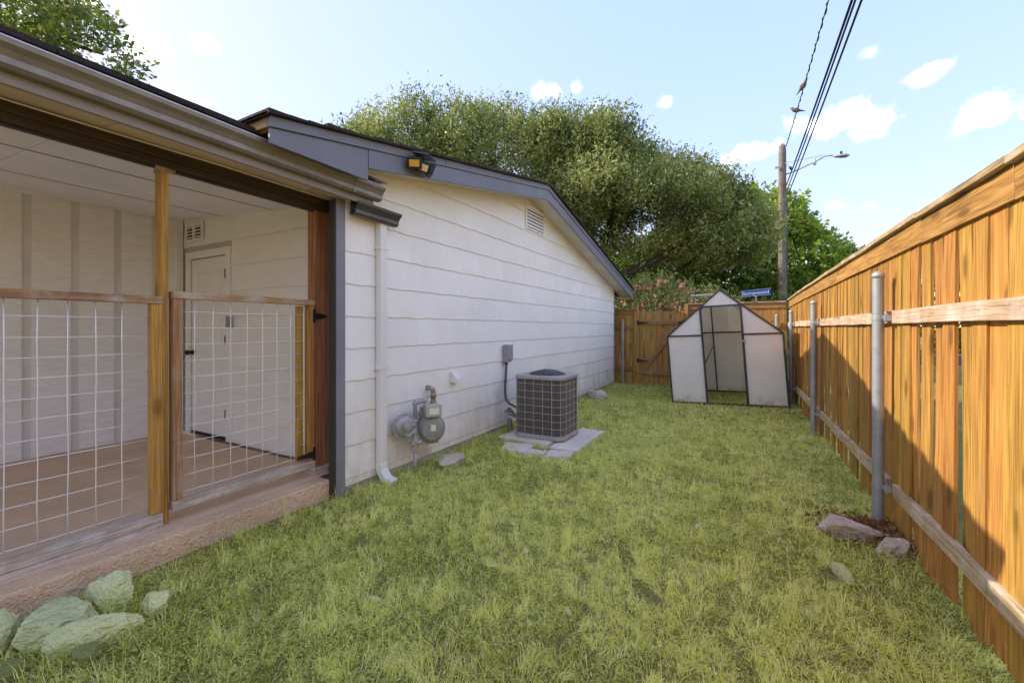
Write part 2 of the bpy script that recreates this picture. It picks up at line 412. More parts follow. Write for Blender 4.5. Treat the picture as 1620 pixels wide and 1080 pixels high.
M['paver'] = m_paint('concrete_paver', (.86, .77, .68), .16, .9, stain=(.52, .38, .28), stain_lo=.60, bump=.8, grain=50)
M['black_plastic'] = m_paint('black_plastic', (.02, .02, .022), .1, .4, bump=.03)
M['solar'] = m_metal('solar_panel', (.05, .06, .09), .15, .1, .05)
M['led'] = m_paint('amber_led_lens', (.75, .40, .06), .1, .25, bump=.05)
M['led_pale'] = m_paint('pale_led_lens', (.80, .62, .30), .1, .25, bump=.05)
M['shingle_roof'] = m_paint('asphalt_shingle', (.085, .065, .055), .3, .95, stain=(.14, .10, .08), stain_lo=.55, bump=1.0, grain=150)
M['pole'] = m_wood('utility_pole_wood', (.30, .245, .195), (.15, .115, .09), (.36, .31, .26), axis=2, worn=.2, tonevar=.02, grainscale=.5)
M['cable'] = m_paint('black_cable', (.022, .022, .025), .1, .6, bump=.05)
M['bare_wire'] = m_metal('bare_aluminium_wire', (.14, .14, .15), .5, .4, .1)
M['bird'] = m_paint('brown_grey_plumage', (.22, .165, .125), .3, .8, stain=(.12, .1, .09), stain_lo=.5, bump=.3)
M['sign_blue'] = m_paint('sign_blue', (.015, .10, .42), .05, .4, bump=.02)
M['sign_white'] = m_paint('sign_white', (.85, .85, .85), .02, .4, bump=.02)
M['bark'] = m_paint('tree_bark', (.10, .075, .055), .35, .95, bump=1.0, scale=(3, 3, .7), grain=12)
M['road'] = m_paint('asphalt', (.07, .07, .07), .2, .9, bump=.4)
M['rock_brown'] = m_paint('limestone_brown', (.60, .47, .35), .4, .9, stain=(.86, .77, .66), stain_lo=.46, bump=1.0, grain=22)
M['rock_green'] = m_paint('limestone_pale_green', (.82, .86, .44), .30, .9, stain=(.28, .28, .10), stain_lo=.60, bump=1.0, grain=34)
M['rock_straw'] = m_paint('stone_straw', (.60, .56, .27), .3, .9, stain=(.3, .3, .1), stain_lo=.5, bump=1.0, grain=34)
M['rock_olive'] = m_paint('stone_olive', (.30, .33, .11), .3, .9, stain=(.2, .22, .06), stain_lo=.5, bump=1.0, grain=22)
M['rock_tan'] = m_paint('limestone_tan', (.66, .58, .48), .35, .9, stain=(.38, .34, .20), stain_lo=.52, bump=1.0, grain=22)
M['neigh'] = m_paint('alley_wall_block', (.5, .48, .45), .12, .8, bump=.3)
def m_ground():
    k = NT('lawn_soil'); g = k.n('ShaderNodeNewGeometry'); p = g.outputs['Position']
    n1 = k.noise(p, 1.1, 5); n2 = k.noise(p, 14, 6, .7); n3 = k.noise(p, 90, 3, .7)
    col = k.mix(k.ramp(n1, [(.35, 0), (.65, 1)]), (.21, .21, .06), (.34, .32, .10))
    col = k.mix(k.ramp(n2, [(.45, 0), (.7, .6)]), col, (.24, .19, .09))
    col = k.mix(k.ramp(n3, [(.3, .55), (.6, 1)]), (0,0,0), col)
    k.bump(n3, .8, .02); return k.fin(col, .95, 0, .1)
M['ground'] = m_ground()
M['grass'] = m_foliage('grass_blades', (.36, .38, .05), (.96, .94, .34), .52, .6, dry=(.96, .90, .56), spec=.2)
M['clover'] = m_foliage('weed_leaves', (.26, .32, .05), (.68, .70, .18), .42, .5, dry=(.88, .82, .4), spec=.25)
M['oak'] = m_foliage('small_oak_leaves', (.075, .10, .03), (.36, .40, .13), .24, .5, dry=(.56, .54, .24), spec=.4)
M['pecan'] = m_foliage('bright_green_leaves', (.11, .19, .03), (.36, .46, .075), .45, .42, dry=(.5, .56, .13))
M['pecan_near'] = m_foliage('pecan_leaves_overhead', (.07, .10, .03), (.18, .23, .07), .45, .45, dry=(.45, .45, .12))
M['shrub'] = m_foliage('flowering_shrub_leaves', (.08, .12, .03), (.26, .30, .10), .3, .5)
M['petal'] = m_foliage('pink_petals', (.80, .16, .22), (.92, .50, .50), .35, .6)
M['bgleaf'] = m_foliage('background_leaves', (.04, .08, .012), (.16, .22, .035), .35, .5)
M['needles'] = m_foliage('dry_litter', (.16, .06, .02), (.38, .20, .08), .15, .8)
def m_poly():
    k = NT('twinwall_polycarbonate'); v = k.coord((1,1,1), True)
    fl = k.noise(k.coord((110, 110, .5), False), 1, 2)
    n = k.noise(v, 3, 6, .6)
    g = k.n('ShaderNodeNewGeometry'); sx = k.n('ShaderNodeSeparateXYZ'); k.l(g.outputs['Position'], sx.inputs[0])
    col = k.mix(k.ramp(n, [(.3, 0), (.7, 1)]), (.88, .84, .76), (.93, .90, .84))
    dirt = k.math('MULTIPLY', k.ramp(sx.outputs['Z'], [(.06, .7), (.22, 0)]), k.ramp(k.noise(g.outputs['Position'], 7, 5, .6), [(.42, 0), (.66, 1)]))
    col = k.mix(dirt, col, (.34, .33, .17))
    k.fin(col, .35, 0, .35)
    k.bump(fl, .12, .002)
    tr = k.n('ShaderNodeBsdfTranslucent'); k.l(col, tr.inputs['Color'])
    mx = k.n('ShaderNodeMixShader'); mx.inputs[0].default_value = .15
    k.l(k.b.outputs[0], mx.inputs[1]); k.l(tr.outputs[0], mx.inputs[2])
    tp = k.n('ShaderNodeBsdfTransparent'); mx2 = k.n('ShaderNodeMixShader'); mx2.inputs[0].default_value = .06
    k.l(mx.outputs[0], mx2.inputs[1]); k.l(tp.outputs[0], mx2.inputs[2]); k.l(mx2.outputs[0], k.out.inputs[0])
    return k.m
M['poly'] = m_poly()
# ================================================================== ground
def gz(x, y):
    z = .022*(noise.noise((x*.8, y*.8, 0))) + .012*noise.noise((x*2.3, y*2.3, 5))
    if abs(x) < 8 and -4 < y < 11: z += .035*math.exp(-((x+2.95)/.45)**2)
    return z - .01
def axis_lines(lo, hi, fine, far):
    a = list(np.arange(lo, hi+1e-6, fine)); step = fine; x = hi
    while x < far: step *= 1.45; x += step; a.append(x)
    step = fine; x = lo; b = []
    while x > -far: step *= 1.45; x -= step; b.append(x)
    return b[::-1] + a
gx = axis_lines(-3.6, 1.4, .1, 420); gy = axis_lines(-1.5, 11.0, .1, 420)
mb = MB()
for y in gy:
    for x in gx: mb.v.append((x, y, gz(x, y) if abs(x) < 20 and abs(y) < 40 else 0))
nx = len(gx)
for j in range(len(gy)-1):
    for i in range(nx-1): mb.f.append((j*nx+i, j*nx+i+1, (j+1)*nx+i+1, (j+1)*nx+i))
mb.m = [0]*len(mb.f)
ground = build('ground', mb, M['ground'], smooth=True, origin=(0,0,0)); ground['kind'] = 'structure'
mb = MB(); mb.box(-60, 60, 22.5, 29.5, -.02, .03); o = build('road', mb, M['road']); o['kind'] = 'structure'

# ================================================================== house
WX = -2.95                     # gable wall face
Y0, Y1 = 2.42, 10.35
RY, RZ = 5.80, 3.50            # ridge
YN, YF = 1.60, 10.98           # near and far eaves
SN, SF = .186, .223
RX = -2.62                     # rake face
def roof_z(y): return RZ - (RY-y)*SN if y < RY else RZ - (y-RY)*SF
def wall_top(y): return roof_z(y) - .150
house = empty('house', (-5.9, 5.5, 0), 'white single storey house with wavy lap siding, grey rake boards and a screened porch', 'house')

# gable wall core
mb = MB()
prof = [(WX-.02, Y0+.01, 0.02), (WX-.02, Y1, 0.02), (WX-.02, Y1, wall_top(Y1)), (WX-.02, RY, wall_top(RY)), (WX-.02, Y0+.01, wall_top(Y0))]
mb.prism(prof, (0,0,0), (-.12,0,0))
mb.box(-9, WX-.14, Y1-.12, Y1, .02, wall_top(Y1))
gable_wall = build('wall', mb, M['lapseal'], house)
# wavy lap siding shingles
def shingle(mbx, face, a0, a1, z0, z1t, seed, flip=1):
    """face(a, off, z) -> world point; a0..a1 along the wall; bottom at z0; top function z1t(a)"""
    n = 8; V = []
    rr = random.Random(seed)
    for i in range(n+1):
        t = i/n; a = a0 + (a1-a0)*t
        zb = z0 + .0038*math.sin(t*2*PI*1.5 + 1.1) + .0012*math.sin(t*2*PI*3+seed) 
        zt = min(z1t(a), z0+.285)
        zt = max(zt, zb+.004)
        h = (zt-zb)
        ob = .011; ot = .011 - .009*min(1, h/.285)
        V += [face(a, .001, zb+.006), face(a, ob-.002, zb), face(a, ob, zb+.0055), face(a, ot, zt), face(a, -.004, zt)]
    F = []; mi = []
    for i in range(n):
        b = 5*i
        for k in range(4):
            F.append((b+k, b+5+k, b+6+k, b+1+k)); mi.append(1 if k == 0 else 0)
    F.append((0,1,2,3,4)); F.append(tuple(5*n+q for q in (4,3,2,1,0))); mi += [0, 0]
    b = len(mbx.v); mbx.v += V; mbx.f += [tuple(b+i for i in f) for f in F]; mbx.m += mi
CZ = 1.226
courses = [CZ + .271*k for k in range(-4, 9)]
face_x = lambda a, off, z: (WX+off, a, z)
sid = 0
for ci, z0 in enumerate(courses):
    start = Y0 - ((ci*.237) % .61); a = start
    while a < Y1:
        a0, a1 = max(a, Y0)+.0002, min(a+.61, Y1)-.0002
        a += .61
        if a1-a0 < .03: continue
        if max(wall_top(a0), wall_top(a1), wall_top(RY) if a0 < RY < a1 else 0) < z0+.02: continue
        mb = MB(); shingle(mb, face_x, a0, a1, z0+random.uniform(-.0015, .0015), wall_top, sid)
        o = build('shingle', mb, [M['siding'], M['shade_grime']], gable_wall); sid += 1
mb = MB()                       # bottom starter strip and foundation
mb.box(WX-.01, WX+.006, Y0, Y1, .085, .145); build('starter_board', mb, M['siding'], house)
mb = MB(); mb.box(-9, WX-.004, Y0+.02, Y1-.01, -.15, .085); build('foundation', mb, M['found'], house)
# far corner board
mb = MB(); mb.box(WX-.05, WX+.022, Y1, Y1+.03, .08, wall_top(Y1)); build('corner_board', mb, M['trim_mid'], house)

# roof of the main house
roof = empty('roof', (-6, RY, RZ)); roof.parent = house; roof.location = Vector((-6, RY, RZ)) - WORLD_LOC['house']
mb = MB()
for (ya, yb) in ((YN-.03, RY), (RY, YF+.03)):
    prof = [(RX+.02, ya, roof_z(ya)+.004), (RX+.02, yb, roof_z(yb)+.004), (RX+.02, yb, roof_z(yb)+.022), (RX+.02, ya, roof_z(ya)+.022)]
    mb.prism(prof, (0,0,0), (-8.4,0,0))
# ragged shingle edge along the rake
y = YN-.03
while y < YF:
    y2 = min(y+.14, YF+.03)
    if not (y < RY < y2):
        e = random.uniform(.0, .012)
        mb.prism([(RX+.02, y, roof_z(y)+.006), (RX+.02, y2, roof_z(y2)+.006), (RX+.02, y2, roof_z(y2)+.020+e*.4), (RX+.02, y, roof_z(y)+.028+e)], (.008+e,0,0), (-.5,0,0))
    y = y2
build('asphalt_shingles', mb, M['shingle_roof'], roof)
mb = MB()
for (ya, yb) in ((YN, RY), (RY, YF)):
    prof = [(RX-.03, ya, roof_z(ya)-.018), (RX-.03, yb, roof_z(yb)-.018), (RX-.03, yb, roof_z(yb)+.003), (RX-.03, ya, roof_z(ya)+.003)]
    mb.prism(prof, (0,0,0), (-8.3,0,0))
build('roof_deck', mb, M['raw_wood'], roof)
# rake: upper trim + lower board, in lengths
def rake(name, ya, yb, top, bot, x0, x1, mat):
    mb = MB(); prof = [(x0, ya, roof_z(ya)+bot), (x0, yb, roof_z(yb)+bot), (x0, yb, roof_z(yb)+top), (x0, ya, roof_z(ya)+top)]
    mb.prism(prof, (0,0,0), (x1-x0,0,0)); return build(name, mb, mat, house, bevel=.002)
for ya, yb in ((YN, 3.355), (3.36, RY), (RY, 8.6), (8.603, YF)):
    rake('rake_trim', ya, yb, .004, -.062, RX, RX-.03, M['trim_blue'])
for ya, yb in ((2.402, 4.655), (4.66, RY), (RY, 8.1), (8.103, YF)):
    rake('rake_board', ya, yb, -.064, -.212, RX-.012, RX-.034, M['trim_blue'])
# infill board between rake and porch roof
mb = MB(); mb.prism([(RX-.016, YN+.01, 2.56), (RX-.016, 2.398, 2.56), (RX-.016, 2.398, roof_z(2.398)-.064), (RX-.016, YN+.01, roof_z(YN)-.064)], (0,0,0), (-.02,0,0))
build('infill_board', mb, M['trim_blue'], house, bevel=.002)
# soffit under the rake (follows the slope) in panels
for ya, yb in ((2.402, 4.2), (4.206, RY), (RY, 7.9), (7.906, YF-.01)):
    mb = MB(); mb.prism([(RX-.036, ya, roof_z(ya)-.160), (RX-.036, yb, roof_z(yb)-.160), (RX-.036, yb, roof_z(yb)-.152), (RX-.036, ya, roof_z(ya)-.152)], (0,0,0), (WX-RX+.03,0,0))
    build('soffit', mb, M['soffit'], house)
# far eave box and near eave fascia (bare plywood colour)
mb = MB(); mb.box(-9, RX-.036, YF-.02, YF, roof_z(YF)-.15, roof_z(YF)-.01); mb.box(-9, WX, Y1, YF-.02, roof_z(YF)-.15, roof_z(YF)-.14)
build('eave_board', mb, M['trim_blue'], house)
mb = MB(); mb.box(-3.6, RX-.034, YN, YN+.02, roof_z(YN)-.058, roof_z(YN)-.018); mb.box(-2.80, RX-.037, YN+.025, YN+.045, 2.665, roof_z(YN)-.066)
build('eave_board', mb, M['raw_wood'], house, label='bare tan plywood board at the near end of the roof')
mb = MB(); mb.prism([(-2.7, 5.0, 0), (-2.7, 5.2, 0), (-2.7, 5.2, .1), (-2.7, 5.0, .1)], (0,0,-50), (0,0,-50)) if False else None
# gable vent
vy0, vy1, vz0, vz1 = 5.66, 6.30, 2.885, 3.235
vent = empty('gable_vent', (WX, 6.0, 3.05)); vent.parent = house; vent.location = Vector((WX, 6.0, 3.05)) - WORLD_LOC['house']
mb = MB(); mb.box(WX+.012, WX+.034, vy0, vy0+.03, vz0, vz1+.02); mb.box(WX+.012, WX+.034, vy1-.03, vy1, vz0, vz1); mb.box(WX+.012, WX+.034, vy0+.03, vy1-.03, vz0, vz0+.025)
mb.box(WX+.012, WX+.034, vy0+.03, vy1-.03, vz1-.02, vz1)
build('vent_frame', mb, M['siding'], vent)
mb = MB(); mb.box(WX+.012, WX+.016, vy0+.03, vy1-.03, vz0+.025, vz1-.02); build('vent_backing', mb, M['black_plastic'], vent)
nsl = 6
for i in range(nsl):
    z = vz0+.03 + i*(vz1-vz0-.05)/nsl; mb = MB()
    mb.prism([(WX+.018, vy0+.031, z+.045), (WX+.043, vy0+.031, z+.004), (WX+.043, vy0+.031, z+.010), (WX+.020, vy0+.031, z+.052)], (0,0,0), (0, vy1-vy0-.062, 0))
    build('slat', mb, M['siding'], vent)

# ------------------------------------------------------------------ porch
BX = -5.90; PY = 2.55; PN = -2.2
BZ = 2.41
mb = MB(); mb.box(BX-.3, -3.0, PN-.2, 2.335, -.2, .17)
slab = build('porch_slab', mb, [M['slab_edge']], bevel=.012); slab['kind'] = 'structure'
mb = MB(); mb.box(BX, -3.13, PN, 2.50, .171, .175); o = build('porch_floor', mb, M['slab']); o['kind'] = 'structure'
# right inner wall (perpendicular to the gable wall) with lap siding; opening for the door
DX0, DX1, DZ1 = -5.74, -4.96, 2.20
pw = empty('wall', (-4.4, PY, 0)); pw.parent = house; pw.location = Vector((-4.4, PY, 0)) - WORLD_LOC['house']
mb = MB(); mb.box(DX1, -3.03, PY+.01, PY+.10, .17, 2.72); mb.box(BX-.12, DX1, PY+.01, PY+.10, DZ1, 2.72); mb.box(BX-.12, DX0, PY+.01, PY+.10, .17, DZ1); mb.box(BX-.12, DX1+.1, PY+.11, PY+.13, .1, 2.72)
build('wall_sheathing', mb, M['lapseal'], pw)
face_y = lambda a, off, z: (a, PY+.01-off, z)
for ci, z0 in enumerate([CZ+.271*k for k in range(-4, 6)]):
    z0 += .03
    a = -3.03 - .61*((ci*.41) % 1) + .61
    while a > DX1-1.2:
        a1 = min(a, -3.03)-.0002; a0 = a-.61+.0002
        if z0 < DZ1+.03: a0 = max(a0, DX1+.09)
        else: a0 = max(a0, BX+.02)
        a -= .61
        if a1-a0 < .03: continue
        mb = MB(); shingle(mb, face_y, a0, a1, max(z0, .178), lambda q: 2.70, sid); sid += 1
        build('shingle', mb, [M['siding_porch'], M['shade_grime']], pw)
# porch corner trim post (grey)
mb = MB(); mb.box(-3.012, -2.93, 2.338, 2.425, .0, 2.47)
build('corner_board', mb, M['trim_mid'], house, bevel=.003)
mb = MB(); mb.box(-3.10, -3.042, 2.41, 2.50, .175, 2.44); build('filler_strip', mb, M['raw_wood'], house)
mb = MB(); mb.box(-3.010, -2.936, 2.326, 2.337, .02, 2.44); build('corner_board', mb, M['trim_dark'], house, bevel=.002)
# door
door = empty('door', (-5.35, PY, .17)); door.parent = house; door.location = Vector((-5.35, PY, .17)) - WORLD_LOC['house']
mb = MB(); w = .08
mb.box(DX0-w, DX0, PY-.012, PY+.02, .175, DZ1+w); mb.box(DX1, DX1+w, PY-.012, PY+.02, .175, DZ1+w); mb.box(DX0, DX1, PY-.012, PY+.02, DZ1, DZ1+w)
build('door_casing', mb, M['door'], door, bevel=.004)
mb = MB(); dy = PY+.02
def ring(mb, x0, x1, z0, z1, y, t=.02, d=.012):
    mb.box(x0, x1, y, y+d, z0, z0+t); mb.box(x0, x1, y, y+d, z1-t, z1); mb.box(x0, x0+t, y, y+d, z0+t, z1-t); mb.box(x1-t, x1, y, y+d, z0+t, z1-t)
px0, px1 = DX0+.12, DX1-.12
for z0, z1 in ((.21, .42), (1.02, 1.15), (2.03, DZ1-.005)): mb.box(px0, px1, dy, dy+.03, z0, z1)
mb.box(DX0+.004, px0, dy, dy+.03, .21, DZ1-.005); mb.box(px1, DX1-.004, dy, dy+.03, .21, DZ1-.005)
build('door_leaf', mb, M['door'], door, bevel=.003)
for z0, z1 in ((.42, 1.02), (1.15, 2.03)):
    mb = MB(); mb.box(px0, px1, dy+.014, dy+.024, z0, z1); mb.box(px0+.05, px1-.05, dy+.004, dy+.014, z0+.05, z1-.05)
    build('door_panel', mb, M['door'], door, bevel=.004)
for z in (1.94, 1.22, .42):
    mb = MB(); mb.box(DX1-.012, DX1+.004, PY-.016, PY+.018, z, z+.10); build('hinge', mb, M['black_iron'], door)
mb = MB(); mb.tube([(DX0+.06, PY+.015, 1.12), (DX0+.06, PY-.03, 1.12), (DX0+.06, PY-.035, 1.12), (DX0+.06, PY-.06, 1.12), (DX0+.06, PY-.075, 1.12)], [.03, .014, .026, .03, .016], 12)
build('door_knob', mb, M['black_iron'], door, smooth=True)
mb = MB(); mb.box(DX1+.10, DX1+.135, PY-.03, PY-.014, 1.42, 1.52); mb.box(DX1+.02, DX1+.08, PY-.02, PY-.014, 1.40, 1.53)
mb.tube([(DX1+.08, PY-.018, 1.52), (DX1+.19, PY-.03, 1.52), (DX1+.19, PY-.03, 1.41), (DX1+.10, PY-.02, 1.41)], .004, 6)
build('hasp', mb, M['galv'], door)
mb = MB(); mb.box(DX0, DX1, PY+.012, PY+.04, .176, .205); build('threshold', mb, M['black_iron'], door)
# crawl vent with two dark louvres above the door
v2 = empty('wall_vent', (-5.6, PY, 2.5)); v2.parent = house; v2.location = Vector((-5.6, PY, 2.5)) - WORLD_LOC['house']
mb = MB(); ring(mb, -5.80, -5.42, 2.40, 2.60, PY-.025, .025, .02); mb.box(-5.625, -5.595, PY-.025, PY-.005, 2.425, 2.575); build('vent_frame', mb, M['door'], v2)
mb = MB(); mb.box(-5.775, -5.445, PY-.006, PY-.003, 2.425, 2.575); build('vent_backing', mb, M['black_plastic'], v2)
for i in range(4):
    for x0, x1 in ((-5.775, -5.625), (-5.595, -5.445)):
        mb = MB(); z = 2.435+i*.037; mb.prism([(x0, PY-.008, z+.02), (x0, PY-.022, z), (x0, PY-.022, z+.004), (x0, PY-.008, z+.024)], (0,0,0), (x1-x0,0,0)); build('slat', mb, M['siding_porch'], v2)
# back wall: textured sheets between vertical recessed grooves
bw = empty('wall', (BX, .5, 0)); bw.parent = house; bw.location = Vector((BX, .5, 0)) - WORLD_LOC['house']
mb = MB(); mb.box(BX-.1, BX-.018, PN, PY+.009, .17, 2.75); build('wall_sheathing', mb, M['groove'], bw)
y = 2.28+.03
edges = [(2.31, 2.545)]
for k in range(15): edges.append((y-.33*(k+1)+.0, y-.33*k-.06))
for a, b in edges:
    if b < PN: break
    mb = MB(); mb.box(BX-.018, BX+.001, max(a, PN), b, .18, 2.665); build('wall_panel', mb, M['board'], bw, bevel=.003)
mb = MB(); mb.box(BX+.001, BX+.018, 2.47, 2.545, .176, 2.66); build('corner_board', mb, M['board'], bw)
# ceiling, slopes slightly up towards the back; panels with open seams running along the house
def ceil_z(x): return 2.505 + (-3.2-x)*.062
xs = [-3.20, -4.12, -5.05, -5.90]
for i in range(3):
    for (ya, yb) in ((PN, .9), (.905, PY+.01)):
        xa, xb = xs[i]-(.004 if i else 0), xs[i+1]+.002
        dz = random.uniform(0, .004); mb = MB()
        mb.prism([(xa, ya, ceil_z(xa)+dz), (xb, ya, ceil_z(xb)), (xb, ya, ceil_z(xb)+.012), (xa, ya, ceil_z(xa)+.012+dz)], (0,0,0), (0, yb-ya, 0))
        build('ceiling_panel', mb, M['ceil'], house)
mb = MB(); mb.bar((-4.121, PN, ceil_z(-4.12)-.003), (-4.121, PY, ceil_z(-4.12)-.003), .007, .004, mi=0); mb.bar((-5.051, PN, ceil_z(-5.05)-.002), (-5.051, PY, ceil_z(-5.05)-.002), .006, .004)
build('ceiling_seam', mb, M['seam'], house)
mb = MB(); mb.bar((BX+.02, PN, ceil_z(BX)-.01), (BX+.02, PY-.02, ceil_z(BX)-.01), .02, .022, n=14, wob=.004); build('ceiling_trim', mb, M['ceil'], house)
# beam
def dz_y(y): return -.012*(y-.5)
mb = MB()
for (x0, x1, z0, z1) in ((-3.205, -3.165, 2.41, 2.505), (-3.245, -3.206, 2.40, 2.50), (-3.164, -3.135, 2.445, 2.505)):
    mb.prism([(x0, PN, z0+dz_y(PN)), (x1, PN, z0+dz_y(PN)), (x1, PN, z1+dz_y(PN)), (x0, PN, z1+dz_y(PN))], (0,0,0), (0, 2.50-PN, dz_y(2.5)-dz_y(PN)))
build('beam', mb, M['beam'], house)
# porch soffit, fascia, gutter along the eave
def strip(name, prof, ya, yb, mat, parent=house, **k):
    mb = MB(); mb.prism([(x, ya, z+dz_y(ya)) for x, z in prof], (0,0,0), (0, yb-ya, dz_y(yb)-dz_y(ya))); return build(name, mb, mat, parent, **k)
for ya, yb in ((PN, .955), (.962, 2.10), (2.135, 2.60)):
    strip('soffit', [(-2.835, 2.468), (-3.134, 2.508), (-3.134, 2.516), (-2.835, 2.476)], ya, yb, M['soffit_tan'])
mb = MB(); mb.box(-3.10, -2.90, 2.07, 2.16, 2.484, 2.490); build('soffit_patch', mb, M['raw_wood'], house)
mb = MB(); mb.box(-3.06, -2.95, 2.10, 2.145, 2.476, 2.483); build('soffit_patch', mb, M['soffit'], house, label='small pale patch board on the tan porch soffit')
strip('porch_fascia', [(-2.815, 2.455), (-2.84, 2.455), (-2.84, 2.66), (-2.815, 2.66)], PN, 2.62, M['fascia_tan'], bevel=.002)
gut = empty('gutter', (-2.75, .8, 2.55)); gut.parent = house; gut.location = Vector((-2.75, .8, 2.55)) - WORLD_LOC['house']
# K-style gutter section (outside then inside)
gp = [(-2.814, 2.505), (-2.770, 2.505), (-2.752, 2.520), (-2.750, 2.548), (-2.735, 2.572), (-2.712, 2.592), (-2.708, 2.612), (-2.716, 2.612), (-2.722, 2.600), (-2.744, 2.580), (-2.760, 2.552), (-2.762, 2.528), (-2.776, 2.515), (-2.804, 2.515), (-2.804, 2.625), (-2.814, 2.625)]
strip('gutter_trough', gp, PN, 2.66, M['gutter'], gut, bevel=.0015)
strip('gutter_lip', [(-2.706, 2.611), (-2.722, 2.611), (-2.722, 2.618), (-2.706, 2.618)], PN, 2.662, M['gutter_lip'], gut)
strip('end_cap', [(-2.812, 2.507), (-2.771, 2.507), (-2.755, 2.521), (-2.752, 2.548), (-2.737, 2.572), (-2.714, 2.592), (-2.710, 2.612), (-2.812, 2.624)], 2.655, 2.659, M['gutter'], gut)
strip('gutter_joint', [(-2.752, 2.500), (-2.749, 2.520), (-2.747, 2.547), (-2.732, 2.571), (-2.708, 2.590), (-2.703, 2.612), (-2.707, 2.614), (-2.715, 2.596), (-2.741, 2.576), (-2.756, 2.55), (-2.758, 2.524), (-2.80, 2.503)], 2.36, 2.375, M['gutter'], gut)
mb = MB(); y = .2
while y < 2.6: mb.box(-2.805, -2.715, y, y+.02, 2.606+dz_y(y), 2.610+dz_y(y)); y += .6
build('hanger_strap', mb, M['gutter_lip'], gut)
# cable sagging along the soffit
pts = []; nn = 26
for i in range(nn+1):
    y = -1.0+3.55*i/nn; xx = -3.105+.05*max(0, y-.4)/2.1; pts.append((xx, y, 2.468+(-2.835-xx)*.134+dz_y(y)-.010-.006*abs(math.sin(y*2.0))))
mb = MB(); mb.tube(pts, .0045, 6); build('cable', mb, M['pvc'], house, smooth=True, label='thin white cable clipped along the porch soffit')
# porch roof surface
mb = MB()
for i in range(1): mb.prism([(-2.775, PN-.1, 2.648+dz_y(PN)), (-2.775, PN-.1, 2.668+dz_y(PN)), (-6.4, PN-.1, 2.668+.20*3.6), (-6.4, PN-.1, 2.64+.20*3.6)], (0,0,0), (0, YN+.0-PN+.1, -.02))
y = PN-.1
while y < 2.35:
    e = random.uniform(0, .012); y2 = y+.30
    mb.box(-3.2, -2.772+e, y+.002, y2-.002, 2.664+dz_y(y), 2.672+dz_y(y)+e*.4) if False else mb.prism([(-2.77+e, y+.002, 2.655+dz_y(y)), (-2.77+e, y+.002, 2.672+e*.5+dz_y(y)), (-3.3, y+.002, 2.78+dz_y(y)), (-3.3, y+.002, 2.765+dz_y(y))], (0,0,0), (0, .296, -.003))
    y = y2
build('porch_roof', mb, M['shingle_roof'], house)
mb = MB(); mb.prism([(-2.66, 1.68, 2.66), (-2.80, 1.68, 2.685), (-2.80, 1.68, 2.695), (-2.655, 1.68, 2.668)], (0,0,0), (0, .96, -.055)); build('flashing', mb, M['gutter_lip'], house)
# lower short gutter and downspout
gut2 = empty('gutter', (-2.85, 2.8, 2.42), label=None); gut2.parent = house; gut2.location = Vector((-2.85, 2.8, 2.42)) - WORLD_LOC['house']
gp2 = [(x-.075, z-.150) for x, z in gp]
strip('gutter_trough', gp2, 2.44, 2.93, M['gutter_dark'], gut2)
strip('end_cap', [(-2.887, 2.357), (-2.846, 2.357), (-2.830, 2.371), (-2.827, 2.398), (-2.812, 2.422), (-2.789, 2.442), (-2.785, 2.462), (-2.887, 2.472)], 2.925, 2.929, M['gutter_dark'], gut2)
ds = empty('downspout', (-2.9, 2.79, 1.2)); ds.parent = house; ds.location = Vector((-2.9, 2.79, 1.2)) - WORLD_LOC['house']
mb = MB(); mb.box(-2.932, -2.872, 2.755, 2.835, .16, 2.36); build('spout_pipe', mb, M['pvc'], ds, bevel=.008)
mb = MB(); mb.bar((-2.902, 2.795, .20), (-2.90, 2.795, .12), .088, .068, up=(1,0,0)); mb.bar((-2.902, 2.795, .14), (-2.84, 2.80, .045), .088, .066, up=(1,0,.4)); mb.bar((-2.86, 2.80, .06), (-2.77, 2.82, .025), .09, .066, up=(0,0,1)); build('spout_elbow', mb, M['pvc'], ds, bevel=.01)
for z in (1.03, 2.1):
    mb = MB(); mb.box(-2.936, -2.868, 2.742, 2.848, z, z+.025); build('bracket', mb, M['pvc'], ds)

# posts
mb = MB(); mb.box(-3.29, -3.20, 1.268, 1.306, .175, 2.405); build('porch_post', mb, M['post_honey'], house, bevel=.003, label='thin honey coloured post left of the wire gate')
mb = MB(); mb.box(-3.292, -3.205, 1.262, 1.312, 2.375, 2.398); mb.box(-3.205, -3.196, 1.235, 1.34, 2.372, 2.402); build('post_bracket', mb, M['rusty'], house)
mb = MB(); mb.box(-3.29, -3.20, 2.336, 2.402, .235, 2.40); mb.box(-3.285, -3.196, 2.404, 2.476, .235, 2.40)
build('porch_post', mb, M['redwood'], house, bevel=.003, label='thick reddish post beside the grey corner trim')
mb = MB(); mb.box(-3.31, -3.185, 2.325, 2.45, .176, .200); mb.box(-3.30, -3.19, 2.33, 2.475, .202, .234); build('post_base', mb, M['white_block'], house, bevel=.003)

